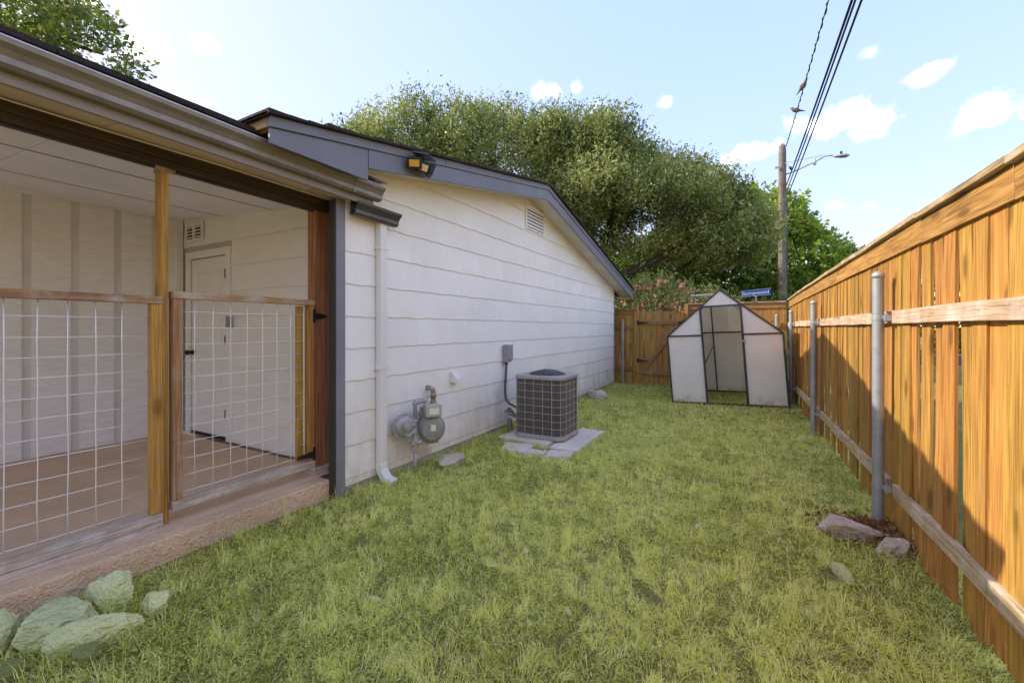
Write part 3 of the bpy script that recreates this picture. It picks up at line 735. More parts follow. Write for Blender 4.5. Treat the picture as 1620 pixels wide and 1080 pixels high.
# ------------------------------------------------------------------ wire mesh panel and gate
def mesh_frame(name, ya, yb, z0, z1, label, cat, stiles, sill=False):
    t = empty(name, (-3.19, (ya+yb)/2, z0), label, cat)
    # top rail over the stiles
    mb = MB(); mb.bar((-3.195, ya, z1-.022), (-3.195, yb, z1-.022), .06, .045, n=6, wob=.0015); build('top_rail', mb, M['frame_wood_y'], t, bevel=.003)
    mb = MB(); mb.bar((-3.195, ya, z0+.028), (-3.195, yb, z0+.024), .06, .056, n=6, wob=.0015); build('bottom_rail', mb, M['white_wood_y'], t, bevel=.003)
    if sill: mb = MB(); mb.bar((-3.195, ya, z0-.024), (-3.195, yb, z0-.024), .065, .038, n=6, wob=.001); build('sill', mb, M['white_wood_y'], t, bevel=.003)
    for s, w, mat in stiles:
        mb = MB(); mb.box(-3.225, -3.172, s, s+w, z0+.057, z1-.045); build('stile', mb, mat, t, bevel=.003)
    y = ya+.07+ (0.03 if not sill else 0); k = 0
    return t
def wires(t, ylist, zlist, ya, yb, za, zb, x=-3.205):
    for y in ylist:
        mb = MB(); pts = [(x+random.uniform(-.002,.002), y+random.uniform(-.0025,.0025), za+(zb-za)*i/6) for i in range(7)]; mb.tube(pts, .0028, 6); build('wire', mb, M['wire'], t, smooth=True)
    for z in zlist:
        mb = MB(); pts = [(x-.006+random.uniform(-.002,.002), ya+(yb-ya)*i/6, z+random.uniform(-.003,.003)) for i in range(7)]; mb.tube(pts, .0028, 6); build('wire', mb, M['wire'], t, smooth=True)
pan = mesh_frame('wire_mesh_panel', -1.22, 1.262, .212, 1.592, 'fixed wire grid panel in weathered wood frame, left of the thin post', 'screen panel',
                 [(1.205, .057, M['post_honey']), (-.02, .057, M['frame_wood']), (-1.22, .057, M['frame_wood'])], sill=True)
wires(pan, [1.19-.113*k for k in range(1, 21)], [.30+.1055*k for k in range(12)], -1.16, 1.205, .268, 1.55)
mb = MB(); mb.box(-3.30, -3.17, -1.27, -1.225, .175, 2.40); build('porch_post', mb, M['post_honey'], house, bevel=.003, label='thin honey coloured post at the near end of the porch')
gate = mesh_frame('porch_gate', 1.314, 2.318, .255, 1.632, 'wire grid gate with weathered wood frame hung on the thick reddish post', 'gate',
                  [(1.316, .052, M['frame_wood']), (2.262, .052, M['post_honey'])])
mb = MB(); mb.box(-3.26, -3.226, 2.20, 2.255, .31, 1.58); build('stile', mb, M['post_honey'], gate, bevel=.003)
wires(gate, [1.45+.1125*k for k in range(8)], [.345+.1055*k for k in range(12)], 1.368, 2.262, .30, 1.59)
for z in (1.50, .36):
    h = empty('hinge', (-3.18, 2.31, z)); h.parent = gate; h.location = Vector((-3.18, 2.31, z)) - WORLD_LOC[gate.name]
    sgn = 1 if z > 1 else -1
    mb = MB(); mb.box(-3.196, -3.166, 2.30, 2.322, z-.055, z+.055); build('hinge_pin', mb, M['black_iron'], h)
    ya, yb = (2.322, 2.44) if z > 1 else (2.15, 2.30)
    x = -3.190 if z > 1 else -3.166
    hw = (.030, .010) if z > 1 else (.010, .028)
    mb = MB(); mb.add([(x, ya, z-hw[0]), (x, yb, z-hw[1]), (x, yb, z+hw[1]), (x, ya, z+hw[0]), (x+.004, ya, z-hw[0]), (x+.004, yb, z-hw[1]), (x+.004, yb, z+hw[1]), (x+.004, ya, z+hw[0])],
        [(0,1,2,3), (7,6,5,4), (0,4,5,1), (1,5,6,2), (2,6,7,3), (3,7,4,0)]); build('hinge_strap', mb, M['black_iron'], h)
# ================================================================== things on the gable wall
# solar flood light on the rake board
fy, fz, fx = 2.93, roof_z(2.93)-.115, RX-.012
fl = empty('flood_light', (fx, fy, fz), 'black solar flood light with three amber lamp heads on the grey rake board', 'flood light')
mb = MB(); mb.box(fx+.001, fx+.03, fy-.05, fy+.05, fz-.02, fz+.05); mb.tube([(fx+.02, fy, fz), (fx+.10, fy, fz-.01)], .014, 8); build('mount', mb, M['black_plastic'], fl, bevel=.004)
mb = MB(); mb.bar((fx+.02, fy-.01, fz+.085), (fx+.16, fy+.05, fz+.052), .24, .014, up=(.25,0,1)); build('solar_panel', mb, M['solar'], fl, bevel=.004)
for cy, ax, lens, nm in ((-.105, (.55, -.75, -.35), 'led', 0), (.0, (.9, -.15, -.45), 'led_pale', 1), (.115, (.55, .75, -.35), 'led_pale', 2)):
    hd = empty('lamp_head', (fx+.09, fy+cy, fz-.03)); hd.parent = fl; hd.location = Vector((fx+.09, fy+cy, fz-.03)) - WORLD_LOC[fl.name]
    a = Vector(ax).normalized(); c = Vector((fx+.09, fy+cy, fz-.03))
    mb = MB(); mb.bar(c-a*.030, c+a*.018, .125, .095); build('lamp_body', mb, M['black_plastic'], hd, bevel=.008)
    mb = MB(); mb.bar(c+a*.0185, c+a*.021, .086, .056); build('lens', mb, M[lens], hd, bevel=.001)
# dryer vent hood
mb = MB(); vx, vy, vz = WX+.014, 3.90, .855
mb.add([(vx, vy-.055, vz-.06), (vx, vy+.055, vz-.06), (vx, vy+.055, vz+.06), (vx, vy-.055, vz+.06), (vx+.085, vy-.05, vz-.06), (vx+.085, vy+.05, vz-.06), (vx+.02, vy+.05, vz+.06), (vx+.02, vy-.05, vz+.06), (vx+.08, vy-.05, vz-.02), (vx+.08, vy+.05, vz-.02)],
       [(0,3,7,8,4), (1,5,9,6,2), (3,2,6,7), (7,6,9,8), (8,9,5,4), (0,1,2,3)])
o = build('vent_hood', mb, M['pvc'], bevel=.002); tag(o, 'small white vent hood on the siding between gas meter and electrical box', 'vent')

# disconnect box and conduit
bx = empty('electrical_box', (WX+.02, 5.05, 1.05), 'grey electrical disconnect box on the white siding above the air conditioner', 'electrical box')
mb = MB(); mb.box(WX+.016, WX+.085, 4.99, 5.12, .945, 1.165); build('box_body', mb, M['box_grey'], bx, bevel=.004)
mb = MB(); mb.box(WX+.086, WX+.102, 4.983, 5.127, .975, 1.175); mb.box(WX+.03, WX+.102, 4.983, 5.127, 1.166, 1.176); build('box_cover', mb, M['box_grey'], bx, bevel=.004)
mb = MB(); mb.box(WX+.016, WX+.028, 5.128, 5.21, .95, 1.16); build('side_plate', mb, M['pvc'], bx)
mb = MB(); pts = [(WX+.05, 5.03, .945), (WX+.05, 5.03, .88), (WX+.045, 5.025, .75), (WX+.045, 5.01, .62), (WX+.05, 5.0, .52), (WX+.07, 4.99, .45), (WX+.12, 4.99, .395), (WX+.20, 5.0, .36), (WX+.30, 5.0, .345), (WX+.38, 5.0, .345)]
mb.tube(pts, .017, 8); mb.tube([(WX+.05, 5.03, .905), (WX+.05, 5.03, .935)], .026, 8); mb.tube([(WX+.045, 5.022, .70), (WX+.045, 5.018, .68)], .024, 8); build('conduit', mb, M['conduit'], bx, smooth=True)

# refrigerant line stub and condensate stub by the condenser
mb = MB(); mb.tube([(WX, 5.12, .27), (WX+.10, 5.10, .27), (WX+.2, 5.0, .25), (WX+.36, 4.95, .25)], .02, 8); mb.tube([(WX, 5.17, .22), (WX+.12, 5.13, .2), (WX+.36, 5.0, .18)], .012, 8)
mb.tube([(WX+.10, 5.02, .30), (WX+.10, 5.02, .33)], .03, 8); mb.tube([(WX+.05, 4.98, .29), (WX+.16, 5.02, .29)], .012, 8); mb.tube([(WX+.12, 5.0, .0), (WX+.12, 5.0, .17), (WX+.10, 5.0, .2)], [.034, .034, .02], 10)
o = build('refrigerant_line', mb, M['rusty'], smooth=True); tag(o, 'rusty pipe stub running from the siding to the air conditioner', 'pipe')

# ------------------------------------------------------------------ gas meter
gm = empty('gas_meter', (-2.8, 3.2, .1), 'grey gas meter with round regulator and pipes in front of the white siding', 'gas meter')
def ball(mb, c, r, seg=10): 
    c = Vector(c); mb.tube([c+Vector((0,0,r*math.cos(PI*(1-i/6)))) for i in range(7)], [max(.0005, r*math.sin(PI*i/6)) for i in range(7)], seg)
px, py = -2.80, 3.12
mb = MB(); mb.tube([(px, py, -.03), (px, py, .235)], .018, 10); build('riser_pipe', mb, M['pipe'], gm, smooth=True)
mb = MB(); mb.tube([(px, py, .22), (px, py, .26), (px, py, .262), (px, py, .345), (px, py, .347), (px, py, .385)], [.026, .026, .034, .034, .026, .026], 8)
mb.tube([(px-.01, py-.035, .30), (px+.05, py+.04, .32)], .022, 8); mb.box(px+.03, px+.042, py-.045, py+.01, .30, .335); mb.tube([(px-.03, py-.04, .305), (px+.01, py-.06, .30)], .014, 8)
build('shutoff_valve', mb, M['cast'], gm, smooth=False, bevel=.003)
mb = MB(); mb.tube([(px, py, .38), (px, py, .40), (px, py, .43), (px, py, .50), (px, py, .52), (px, py, .535)], [.022, .03, .022, .022, .03, .03], 10)
mb.tube([(px, py, .53), (px, py, .66), (px, py, .675)], [.018, .018, .022], 10); ball(mb, (px, py, .685), .027)
mb.tube([(px, py, .685), (px-.005, py+.14, .69)], .018, 10); ball(mb, (px-.005, py+.15, .69), .027)
mb.tube([(px-.005, py+.15, .70), (px-.005, py+.15, .64), (px-.005, py+.15, .635), (px-.005, py+.15, .60), (px-.005, py+.15, .595), (px-.005, py+.15, .50)], [.02, .02, .03, .03, .025, .025], 10)
build('inlet_pipe', mb, M['pipe'], gm, smooth=True)
# regulator disc, axis pointing out and a little to the side
ax = Vector((.90, -.42, 0)).normalized(); rc = Vector((px-.04, py-.10, .485))
prof = [(-.05, .03), (-.045, .06), (-.02, .088), (-.006, .098), (-.006, .118), (.006, .118), (.006, .098), (.022, .088), (.034, .058), (.036, .034), (.075, .030), (.078, .012)]
mb = MB(); mb.tube([rc+ax*t for t, r in prof], [r for t, r in prof], 24); 
for k in range(8):
    t = 2*PI*k/8; sd = ax.cross(Vector((0,0,1))); q = rc+sd*math.cos(t)*.108+Vector((0,0,1))*math.sin(t)*.108; mb.tube([q-ax*.010, q+ax*.012], .006, 6)
mb.tube([rc+ax*.02+Vector((0,0,-.06)), rc+Vector((.03,.0,-.10)), Vector((px, py, .43))], .024, 8); mb.tube([rc+ax*.05, Vector((px, py, .49))], .02, 8)
build('regulator', mb, M['pipe'], gm, smooth=False, bevel=.0)
# meter body: lobed drum with axis mostly out from the wall
mc = Vector((-2.79, 3.335, .415)); ax = Vector((.80, -.60, 0)).normalized()
mb = MB(); DS = 1.14
prof = [(-.115, .05), (-.11, .085), (-.075, .105), (-.072, .112), (-.064, .112), (-.062, .106), (.035, .108), (.038, .118), (.050, .118), (.052, .108), (.085, .102), (.105, .085), (.112, .05), (.113, .0005)]
mb.tube([mc+ax*t for t, r in prof], [r*DS for t, r in prof], 28, sq=1.06)
build('meter_drum', mb, M['meter'], gm, smooth=False, bevel=.0015)
sd = ax.cross(Vector((0,0,1)))
mb = MB()
for t in (-.068, .044):
    mb.bar(mc+ax*(t-.005)+Vector((0,0,-.135)), mc+ax*(t+.005)+Vector((0,0,-.135)), .13, .03)
    for k in range(10):
        q = mc+ax*t+sd*math.cos(2*PI*k/10+.3)*.128+Vector((0,0,1))*math.sin(2*PI*k/10+.3)*.134; mb.tube([q-ax*.009, q+ax*.011], .007, 6)
build('meter_flange', mb, M['meter'], gm)
mb = MB(); mb.bar(mc-ax*.10+Vector((0,0,.132)), mc+ax*.04+Vector((0,0,.132)), .20, .045); 
q = mc+sd*-.07-ax*.03; mb.tube([q+Vector((0,0,.12)), q+Vector((0,0,.20)), q+Vector((0,0,.205)), q+Vector((0,0,.225))], [.026, .026, .034, .034], 10)
q = mc+sd*.07-ax*.03; mb.tube([q+Vector((0,0,.12)), q+Vector((0,0,.18)), q+Vector((0,0,.185)), q+Vector((0,0,.205))], [.026, .026, .034, .034], 10)
build('meter_top', mb, M['meter'], gm, bevel=.006)
mb = MB(); c = mc+ax*.085+Vector((0,0,.185)); mb.bar(c-ax*.055, c+ax*.06, .155, .12); build('index_box', mb, M['index'], gm, bevel=.012)
mb = MB(); c2 = c+ax*.0612; mb.bar(c2, c2+ax*.002, .095, .062); build('index_window', mb, M['paper'], gm)
mb = MB(); c2 = mc+ax*.113+Vector((0,0,.02)); mb.bar(c2, c2+ax*.002, .05, .06); build('meter_tag', mb, M['paper'], gm)
mb = MB(); q = mc-sd*.075-ax*.05 + Vector((0,0,.22)); q = Vector((-2.86, 3.46, .60))
mb.tube([q, q+Vector((0,0,.05)), q+Vector((0,0,.055)), q+Vector((0,0,.09)), q+Vector((0,0,.095)), q+Vector((0,0,.14))], [.036, .036, .026, .026, .034, .028], 10)
mb.tube([q+Vector((0,0,.13)), q+Vector((-.01,0,.17)), q+Vector((-.05,0,.185)), q+Vector((-.10,0,.185))], .026, 10)
build('outlet_fitting', mb, M['rusty'], gm, smooth=True)
mb = MB(); mb.bar(q+Vector((0,0,-.005)), mc-ax*.03+sd*.0+Vector((0,0,.19)), .05, .035); build('outlet_arm', mb, M['pipe'], gm, bevel=.008)

# ------------------------------------------------------------------ condenser on a pad of pavers
AX0, AX1, AY0, AY1, AZ0, AZ1 = -2.62, -1.95, 4.70, 5.32, .075, .805
def rrect(x0, x1, y0, y1, r, n=6):
    P = []
    for cx, cy, a0 in ((x1-r, y1-r, 0), (x0+r, y1-r, 90), (x0+r, y0+r, 180), (x1-r, y0+r, 270)):
        for i in range(n+1):
            t = R(a0+90*i/n); P.append((cx+r*math.cos(t), cy+r*math.sin(t)))
    return P
def shell(mb, x0, x1, y0, y1, r, z0, z1, n=6, mi=0):
    P = rrect(x0, x1, y0, y1, r, n); k = len(P)
    mb.add([(x, y, z0) for x, y in P]+[(x, y, z1) for x, y in P], [tuple(range(k))[::-1], tuple(range(k, 2*k))]+[(i, (i+1) % k, k+(i+1) % k, k+i) for i in range(k)], mi)
ac = empty('air_conditioner', ((AX0+AX1)/2, (AY0+AY1)/2, AZ0), 'square grey air conditioner condenser with wire grille on concrete pavers', 'air conditioner')
mb = MB(); shell(mb, AX0+.03, AX1-.03, AY0+.03, AY1-.03, .09, AZ0+.03, AZ1-.03); build('condenser_coil', mb, M['ac_dark'], ac)
P = rrect(AX0+.012, AX1-.012, AY0+.012, AY1-.012, .105, 8)
def perim(P, step):
    out = []; L = len(P); acc = 0
    for i in range(L):
        a = Vector((*P[i], 0)); b = Vector((*P[(i+1) % L], 0)); d = (b-a).length; t = acc
        while t < d:
            out.append((a.lerp(b, t/d), (b-a).normalized())); t += step
        acc = t-d
    return out
mb = MB()
for p, t in perim(P, .0155):
    nrm = Vector((t.y, -t.x, 0))
    a = p-nrm*.016; b = p; w = t*.0028
    mb.add([a-w+Vector((0,0,AZ0+.03)), a+w+Vector((0,0,AZ0+.03)), b+w+Vector((0,0,AZ0+.03)), b-w+Vector((0,0,AZ0+.03)), a-w+Vector((0,0,AZ1-.03)), a+w+Vector((0,0,AZ1-.03)), b+w+Vector((0,0,AZ1-.03)), b-w+Vector((0,0,AZ1-.03))],
           [(0,1,5,4), (1,2,6,5), (2,3,7,6), (3,0,4,7)])
build('louver_fins', mb, M['ac_fin'], ac)['kind'] = 'stuff'
mb = MB(); shell(mb, AX0, AX1, AY0, AY1, .11, AZ0-.02, AZ0+.032, 8); build('base_pan', mb, M['ac_case'], ac, bevel=.008)
mb = MB(); shell(mb, AX0-.004, AX1+.004, AY0-.004, AY1+.004, .115, AZ1-.032, AZ1+.012, 8); build('top_rim', mb, M['ac_case'], ac, bevel=.01)
Pw = rrect(AX0+.004, AX1-.004, AY0+.004, AY1-.004, .11, 8)
nh = 7
for i in range(1, nh+1):
    z = AZ0+.03+(AZ1-AZ0-.06)*i/(nh+.6)
    mb = MB(); mb.tube([(x, y, z) for x, y in Pw+Pw[:1]], .0024, 5, cap=False); build('grille_wire', mb, M['ac_wire'], ac, smooth=True)
for (x, y) in [(AX0+.004+.05+.12*k, AY0+.002) for k in range(1, 5)]+[(AX1-.002, AY0+.13+.12*k) for k in range(0, 4)]+[(AX0+.002, AY0+.10+.12*k) for k in range(0, 4)]+[(AX1-.034, AY0+.036), (AX0+.034, AY0+.036), (AX1-.034, AY1-.036)]:
    mb = MB(); mb.tube([(x, y, AZ0+.02), (x, y, AZ1-.02)], .0028, 5); build('grille_wire', mb, M['ac_wire'], ac)
cx, cy = (AX0+AX1)/2, (AY0+AY1)/2
for k in range(9):
    r = .235*(k+1)/9; zc = AZ1+.014+.055*(1-(r/.235)**2)
    mb = MB(); mb.tube([(cx+r*math.cos(2*PI*i/28), cy+r*math.sin(2*PI*i/28), zc) for i in range(29)], .0032, 5, cap=False); build('fan_guard_ring', mb, M['fan_steel'], ac)
mb = MB()
for k in range(10):
    t = PI*k/10*2; mb.tube([(cx+.235*q*math.cos(t), cy+.235*q*math.sin(t), AZ1+.012+.055*(1-q*q)) for q in (0.05, .3, .6, .85, 1)], .003, 5)
mb.tube([(cx, cy, AZ1-.05), (cx, cy, AZ1+.06), (cx, cy, AZ1+.075)], [.06, .06, .045], 14); build('fan_guard', mb, M['fan_steel'], ac)
mb = MB(); mb.tube([(cx, cy, AZ1+.0125), (cx, cy, AZ1+.016)], .235, 28); build('fan_opening', mb, M['ac_dark'], ac)
mb = MB(); mb.box(AX0+.25, AX0+.33, AY0-.004, AY0+.004, .18, .26) if False else mb.box(AX0+.10, AX0+.16, AY1-.11, AY1-.09, AZ1+.012, AZ1+.03); build('handle', mb, M['ac_case'], ac)

def slabby(name, pts, z0, z1, mat, label, cat, group=None, rough=.01, seed=0):
    """flat irregular stone or paver with a broken outline"""
    rr = random.Random(seed); out = []
    n = len(pts)
    for i in range(n):
        a = Vector((*pts[i], 0)); b = Vector((*pts[(i+1) % n], 0))
        for q in range(4):
            p = a.lerp(b, q/4); out.append((p.x+rr.uniform(-rough, rough), p.y+rr.uniform(-rough, rough)))
    k = len(out); mb = MB(); c = (sum(x for x, y in out)/k, sum(y for x, y in out)/k)
    inn = [(c[0]+(x-c[0])*.94, c[1]+(y-c[1])*.94) for x, y in out]
    V = [(x, y, z0) for x, y in out]+[(x, y, z1-.008+rr.uniform(-.003,.003)) for x, y in out]+[(x, y, z1+rr.uniform(-.003,.003)) for x, y in inn]+[(c[0], c[1], z1)]
    F = [(i, (i+1) % k, k+(i+1) % k, k+i) for i in range(k)]+[(k+i, k+(i+1) % k, 2*k+(i+1) % k, 2*k+i) for i in range(k)]+[(2*k+i, 2*k+(i+1) % k, 3*k) for i in range(k)]
    mb.add(V, F); o = build(name, mb, mat, smooth=False); tag(o, label, cat, group); return o
PG = 'concrete pavers around the air conditioner'
slabby('paver', [(-2.78, 4.60), (-2.08, 4.57), (-2.06, 5.5), (-2.76, 5.5)], -.03, .052, M['paver'], 'largest concrete paver directly under the air conditioner', 'paver', PG, .006, 1)
slabby('paver', [(-2.05, 4.50), (-1.70, 4.52), (-1.72, 5.60), (-2.04, 5.62)], -.03, .040, M['paver'], 'long concrete paver on the lawn side of the air conditioner', 'paver', PG, .014, 2)
slabby('paver', [(-2.50, 4.20), (-2.22, 4.22), (-2.24, 4.52), (-2.62, 4.50)], -.03, .034, M['paver'], 'small mossy paver nearest the gas meter, in front of the air conditioner', 'paver', PG, .014, 3)
slabby('paver', [(-2.20, 4.20), (-1.98, 4.24), (-1.98, 4.38), (-2.22, 4.36)], -.03, .036, M['paver'], 'smallest broken paver between two others in front of the air conditioner', 'paver', PG, .012, 4)
slabby('paver', [(-1.96, 4.16), (-1.72, 4.30), (-1.71, 4.49), (-1.97, 4.46)], -.03, .036, M['paver'], 'cracked paver at the front corner of the pad, farthest from the wall', 'paver', PG, .014, 5)

# ------------------------------------------------------------------ rocks
def rock(cx, cy, L, W, H, rot, mat, label, seed, z=0.0, flat=.5):
    import bmesh
    bm = bmesh.new(); bmesh.ops.create_icosphere(bm, subdivisions=5, radius=1)
    off = Vector((seed*3.1, seed*1.7, seed*.9))
    rk = random.Random(seed*7+1)
    planes = []
    for q in range(16):
        nv = Vector((rk.gauss(0,1), rk.gauss(0,1), rk.gauss(0,.8))).normalized(); planes.append((nv, rk.uniform(.70, .95)))
    planes.append((Vector((rk.uniform(-.12,.12), rk.uniform(-.12,.12), 1)).normalized(), .62+.1*rk.random()))
    for v in bm.verts:
        p = v.co.copy()*1.12
        for nv, dd_ in planes:
            e = p.dot(nv)-dd_
            if e > 0: p -= nv*e
        p *= 1+.07*noise.noise(p*2+off)
        p += v.co*(.06*noise.noise(p*4+off)+.045*abs(noise.noise(p*9+off))+.03*noise.noise(p*21+off)+.035*noise.noise(Vector((p.x*3, p.y*3, p.z*20))+off))
        v.co = Vector((p.x*L/1.7, p.y*W/1.7, p.z*H/1.05))
    me = bpy.data.meshes.new('rock'); bm.to_mesh(me); bm.free(); me.materials.append(mat)
    o = bpy.data.objects.new('rock', me); COL.objects.link(o); o.location = (cx, cy, z); o.rotation_euler = (random.uniform(-.06,.06), random.uniform(-.06,.06), R(rot)); WORLD_LOC[o.name] = Vector((cx, cy, z))
    return tag(o, label, 'rock')
rock(-2.76, .70, .27, .21, .13, 20, M['rock_green'], 'largest flat pale green rock in the cluster beside the porch slab', 1, .05)
rock(-2.82, .91, .17, .15, .13, -30, M['rock_green'], 'blocky pale green rock against the porch slab behind the largest flat rock', 2, .06)
rock(-2.53, .76, .25, .08, .10, 60, M['rock_green'], 'long narrow pale green rock lying in front of the largest flat rock', 3, .055, .7)
rock(-2.56, .99, .11, .09, .08, 10, M['rock_green'], 'small pale green rock alone in the grass beyond the rock cluster', 4, .045)
rock(-2.88, .46, .27, .16, .16, 80, M['rock_green'], 'pale green rock against the slab cut off by the left photo edge', 5, .06)
rock(-2.44, .70, .10, .08, .05, 30, M['rock_olive'], 'small dull olive stone sunk in grass below the long narrow rock', 6, .025)
rock(-2.60, .49, .15, .10, .06, 55, M['rock_olive'], 'dull olive stone at the lower left photo corner', 7, .03)
rock(-2.68, 3.52, .17, .27, .09, -5, M['rock_tan'], 'pale tan rock leaning in grass next to the gas meter', 8, .045)
rock(-2.68, 8.30, .30, .50, .14, 10, M['rock_tan'], 'flat brown tan rock by the wall beyond the air conditioner', 9, .07, .6)
rock(.57, 3.64, .34, .19, .09, -18, M['rock_brown'], 'long layered brown rock in front of the nearest visible fence post', 10, .038, .8)
rock(.76, 3.47, .18, .12, .08, 40, M['rock_brown'], 'smaller brown stone between the nearest post and the bottom rail', 11, .03)
rock(.44, 3.03, .17, .05, .045, 110, M['rock_straw'], 'flat yellowish stone strip lying in grass right of centre', 12, .022, .8)
# litter round the post
rngl = np.random.default_rng(5); n = 1600
a = rngl.uniform(0, 2*PI, n); rr_ = np.abs(rngl.normal(0, .14, n)); X = .70+rr_*np.cos(a)*1.25; Yv = 3.72+rr_*np.sin(a)*1.1
X = np.minimum(X, .86); keep = np.ones(n, bool); th = rngl.uniform(0, 2*PI, n); L = rngl.uniform(.02, .06, n); Z = rngl.uniform(.015, .075, n)*np.exp(-rr_*2)
dx, dy = np.cos(th)*L, np.sin(th)*L; w = .0012
V = np.stack([np.stack([X-dy/L*w, Yv+dx/L*w, Z], 1), np.stack([X+dy/L*w, Yv-dx/L*w, Z], 1), np.stack([X+dx+dy/L*w, Yv+dy-dx/L*w, Z+rngl.uniform(-.01, .03, n)], 1), np.stack([X+dx-dy/L*w, Yv+dy+dx/L*w, Z+rngl.uniform(-.01, .03, n)], 1)], 1).reshape(-1, 3)
lit = big_mesh('dry_litter', V, np.arange(4*n).reshape(-1, 4), M['needles'], attr=np.repeat(rngl.uniform(0, .8, n), 4)); tag(lit, 'brown dry needles and twigs heaped round the nearest fence post', 'litter', kind='stuff')

# ================================================================== right fence
def fx_(y): return .862-.027*(y-3.88)
F1, F2 = -1.6, 10.55
fence = empty('wooden_fence', (.86, 4, 0), 'tall honey stained picket fence with steel posts along the right of the lawn', 'fence')
y = F1; k = 0; bowed = {}
while y < F2-.02:
    w = random.choice((.138, .140, .136, .140)); gap = max(.0015, random.gauss(.007, .007)); gap = min(gap, .022)
    lean = random.gauss(0, .006); bow = random.gauss(0, .010); bx_ = random.gauss(0, .006); tw = random.gauss(0, .07)
    if y < 3.6 and y > 1.5: gap = random.uniform(.010, .024); bow = random.gauss(0, .014)
    if 3.45 < y < 3.60: bow = -.045
    zb = random.uniform(-.02, .045); zt = 1.97
    mb = MB(); n = 10; V = []
    for i in range(n+1):
        t = i/n; z = zb+(zt-zb)*t
        m_ = 4*t*(1-t); mid = y+w/2+lean*(1-t)*1.2+bow*m_*.8
        # pickets are nailed at the rails: warp grows towards the bottom
        cup = bx_*m_ + .012*(1-t)**2*math.copysign(1, tw)
        ww = w/2
        x = fx_(mid)
        a = tw*(1-t)*1.0
        for q, r in ((-1, 0), (1, 0), (1, 1), (-1, 1)):
            V.append((x + cup + q*ww*math.sin(a) + r*.016, mid + q*ww*math.cos(a), z))
    F = [(3,2,1,0), tuple(4*n+i for i in range(4))]
    for i in range(n):
        for c_ in range(4): F.append((4*i+c_, 4*i+(c_+1) % 4, 4*i+4+(c_+1) % 4, 4*i+4+c_))
    mb.add(V, F); build('picket', mb, M['picket'], fence)
    y += w+gap; k += 1
post_y = [-1.45, 1.20, 3.88, 6.76, 9.37]
tops = [1.8, 1.8, 1.80, 1.76, 1.735]
for i, py_ in enumerate(post_y):
    px_ = fx_(py_)-.092
    p = empty('steel_post', (px_, py_, 0)); p.parent = fence; p.location = Vector((px_, py_, 0)) - WORLD_LOC[fence.name]
    mb = MB(); mb.tube([(px_, py_, -.05), (px_, py_, tops[i]-.05)], .034, 20, cap=False); build('tube', mb, M['galv'], p, smooth=True)
    mb = MB(); mb.tube([(px_, py_, tops[i]-.05), (px_, py_, tops[i]-.022), (px_, py_, tops[i]-.018), (px_, py_, tops[i]-.006), (px_, py_, tops[i])], [.037, .037, .033, .022, .004], 20); build('cap', mb, M['cast'], p, smooth=True)
    for z in (1.47, .30):
        mb = MB(); mb.tube([(px_, py_, z-.016), (px_, py_, z+.016)], .0375, 20); mb.box(px_+.02, px_+.055, py_-.075, py_-.030, z-.020, z+.020); mb.box(px_+.03, px_+.036, py_-.072, py_-.032, z-.035, z+.035); mb.tube([(px_+.012, py_-.044, z), (px_+.046, py_-.044, z)], .008, 6)
        build('clamp', mb, M['galv'], p, bevel=.001)
sp = [F1]+post_y[1:]+[F2]
for i in range(len(sp)-1):
    ya, yb = sp[i]+(.045 if i else 0), sp[i+1]-(.075 if i < len(sp)-2 else 0)
    for z, hh in ((1.475, .088), (.305, .088)):
        mb = MB(); mb.bar((fx_(ya)-.020, ya, z+(.0 if z > 1 else .0)), (fx_(yb)-.020, yb, z), .036, hh, n=8, wob=.003); build('rail', mb, M['rail'], fence, bevel=.004)
def ftop(y): return 2.075 - max(0, (y-4))*.010 + .008*math.sin(y*1.7)
y = F1
for L_ in (2.44, 1.55, .95, 2.44, 2.44, 2.44):
    y2 = min(y+L_, F2)
    mb = MB(); mb.bar((fx_(y)-.012, y+.002, ftop(y)-.105), (fx_(y2)-.012, y2-.002, ftop(y2)-.105+random.uniform(-.006,.006)), .018, .135, n=6, wob=.002); build('trim_board', mb, M['trimwood'], fence, bevel=.003)
    mb = MB(); mb.bar((fx_(y)-.003, y+.002, ftop(y)-.018+random.uniform(0, .01)), (fx_(y2)-.003, y2-.002, ftop(y2)-.018), .095, .034, n=6, wob=.004); build('cap_board', mb, M['capwood'], fence, bevel=.004)
    y = y2
    if y >= F2-.01: break
# back rails behind pickets hold the trim up (seen through the gaps)
# ================================================================== back fence + gate
BY = 10.62
bf = empty('wooden_fence', (-.2, BY, 0), 'brown picket fence across the far end of the lawn behind the greenhouse', 'fence')
def pickets_x(x0, x1, zt, parent, mat, yy=BY, wmin=.138, zb0=.02):
    x = x0
    while x < x1-.03:
        w = min(wmin, x1-x); tw = random.gauss(0, .03); zb = zb0+random.uniform(0, .03)
        mb = MB(); c = x+w/2; V = []; n = 6; bow = random.gauss(0, .004)
        for i in range(n+1):
            t = i/n; z = zb+(zt-zb)*t
            for q, r in ((-1, 0), (1, 0), (1, 1), (-1, 1)): V.append((c+q*w/2+bow*4*t*(1-t), yy+q*w/2*tw*(1-t)+r*.016, z))
        F = [(3,2,1,0), tuple(4*n+i for i in range(4))]
        for i in range(n):
            for c_ in range(4): F.append((4*i+c_, 4*i+(c_+1) % 4, 4*i+4+(c_+1) % 4, 4*i+4+c_))
        mb.add(V, F); build('picket', mb, mat, parent); x += w+max(.001, random.gauss(.004, .004))
pickets_x(-3.15, -2.50, 1.80, bf, M['gatewood'])
pickets_x(-1.36, .62, 1.88, bf, M['gatewood'])
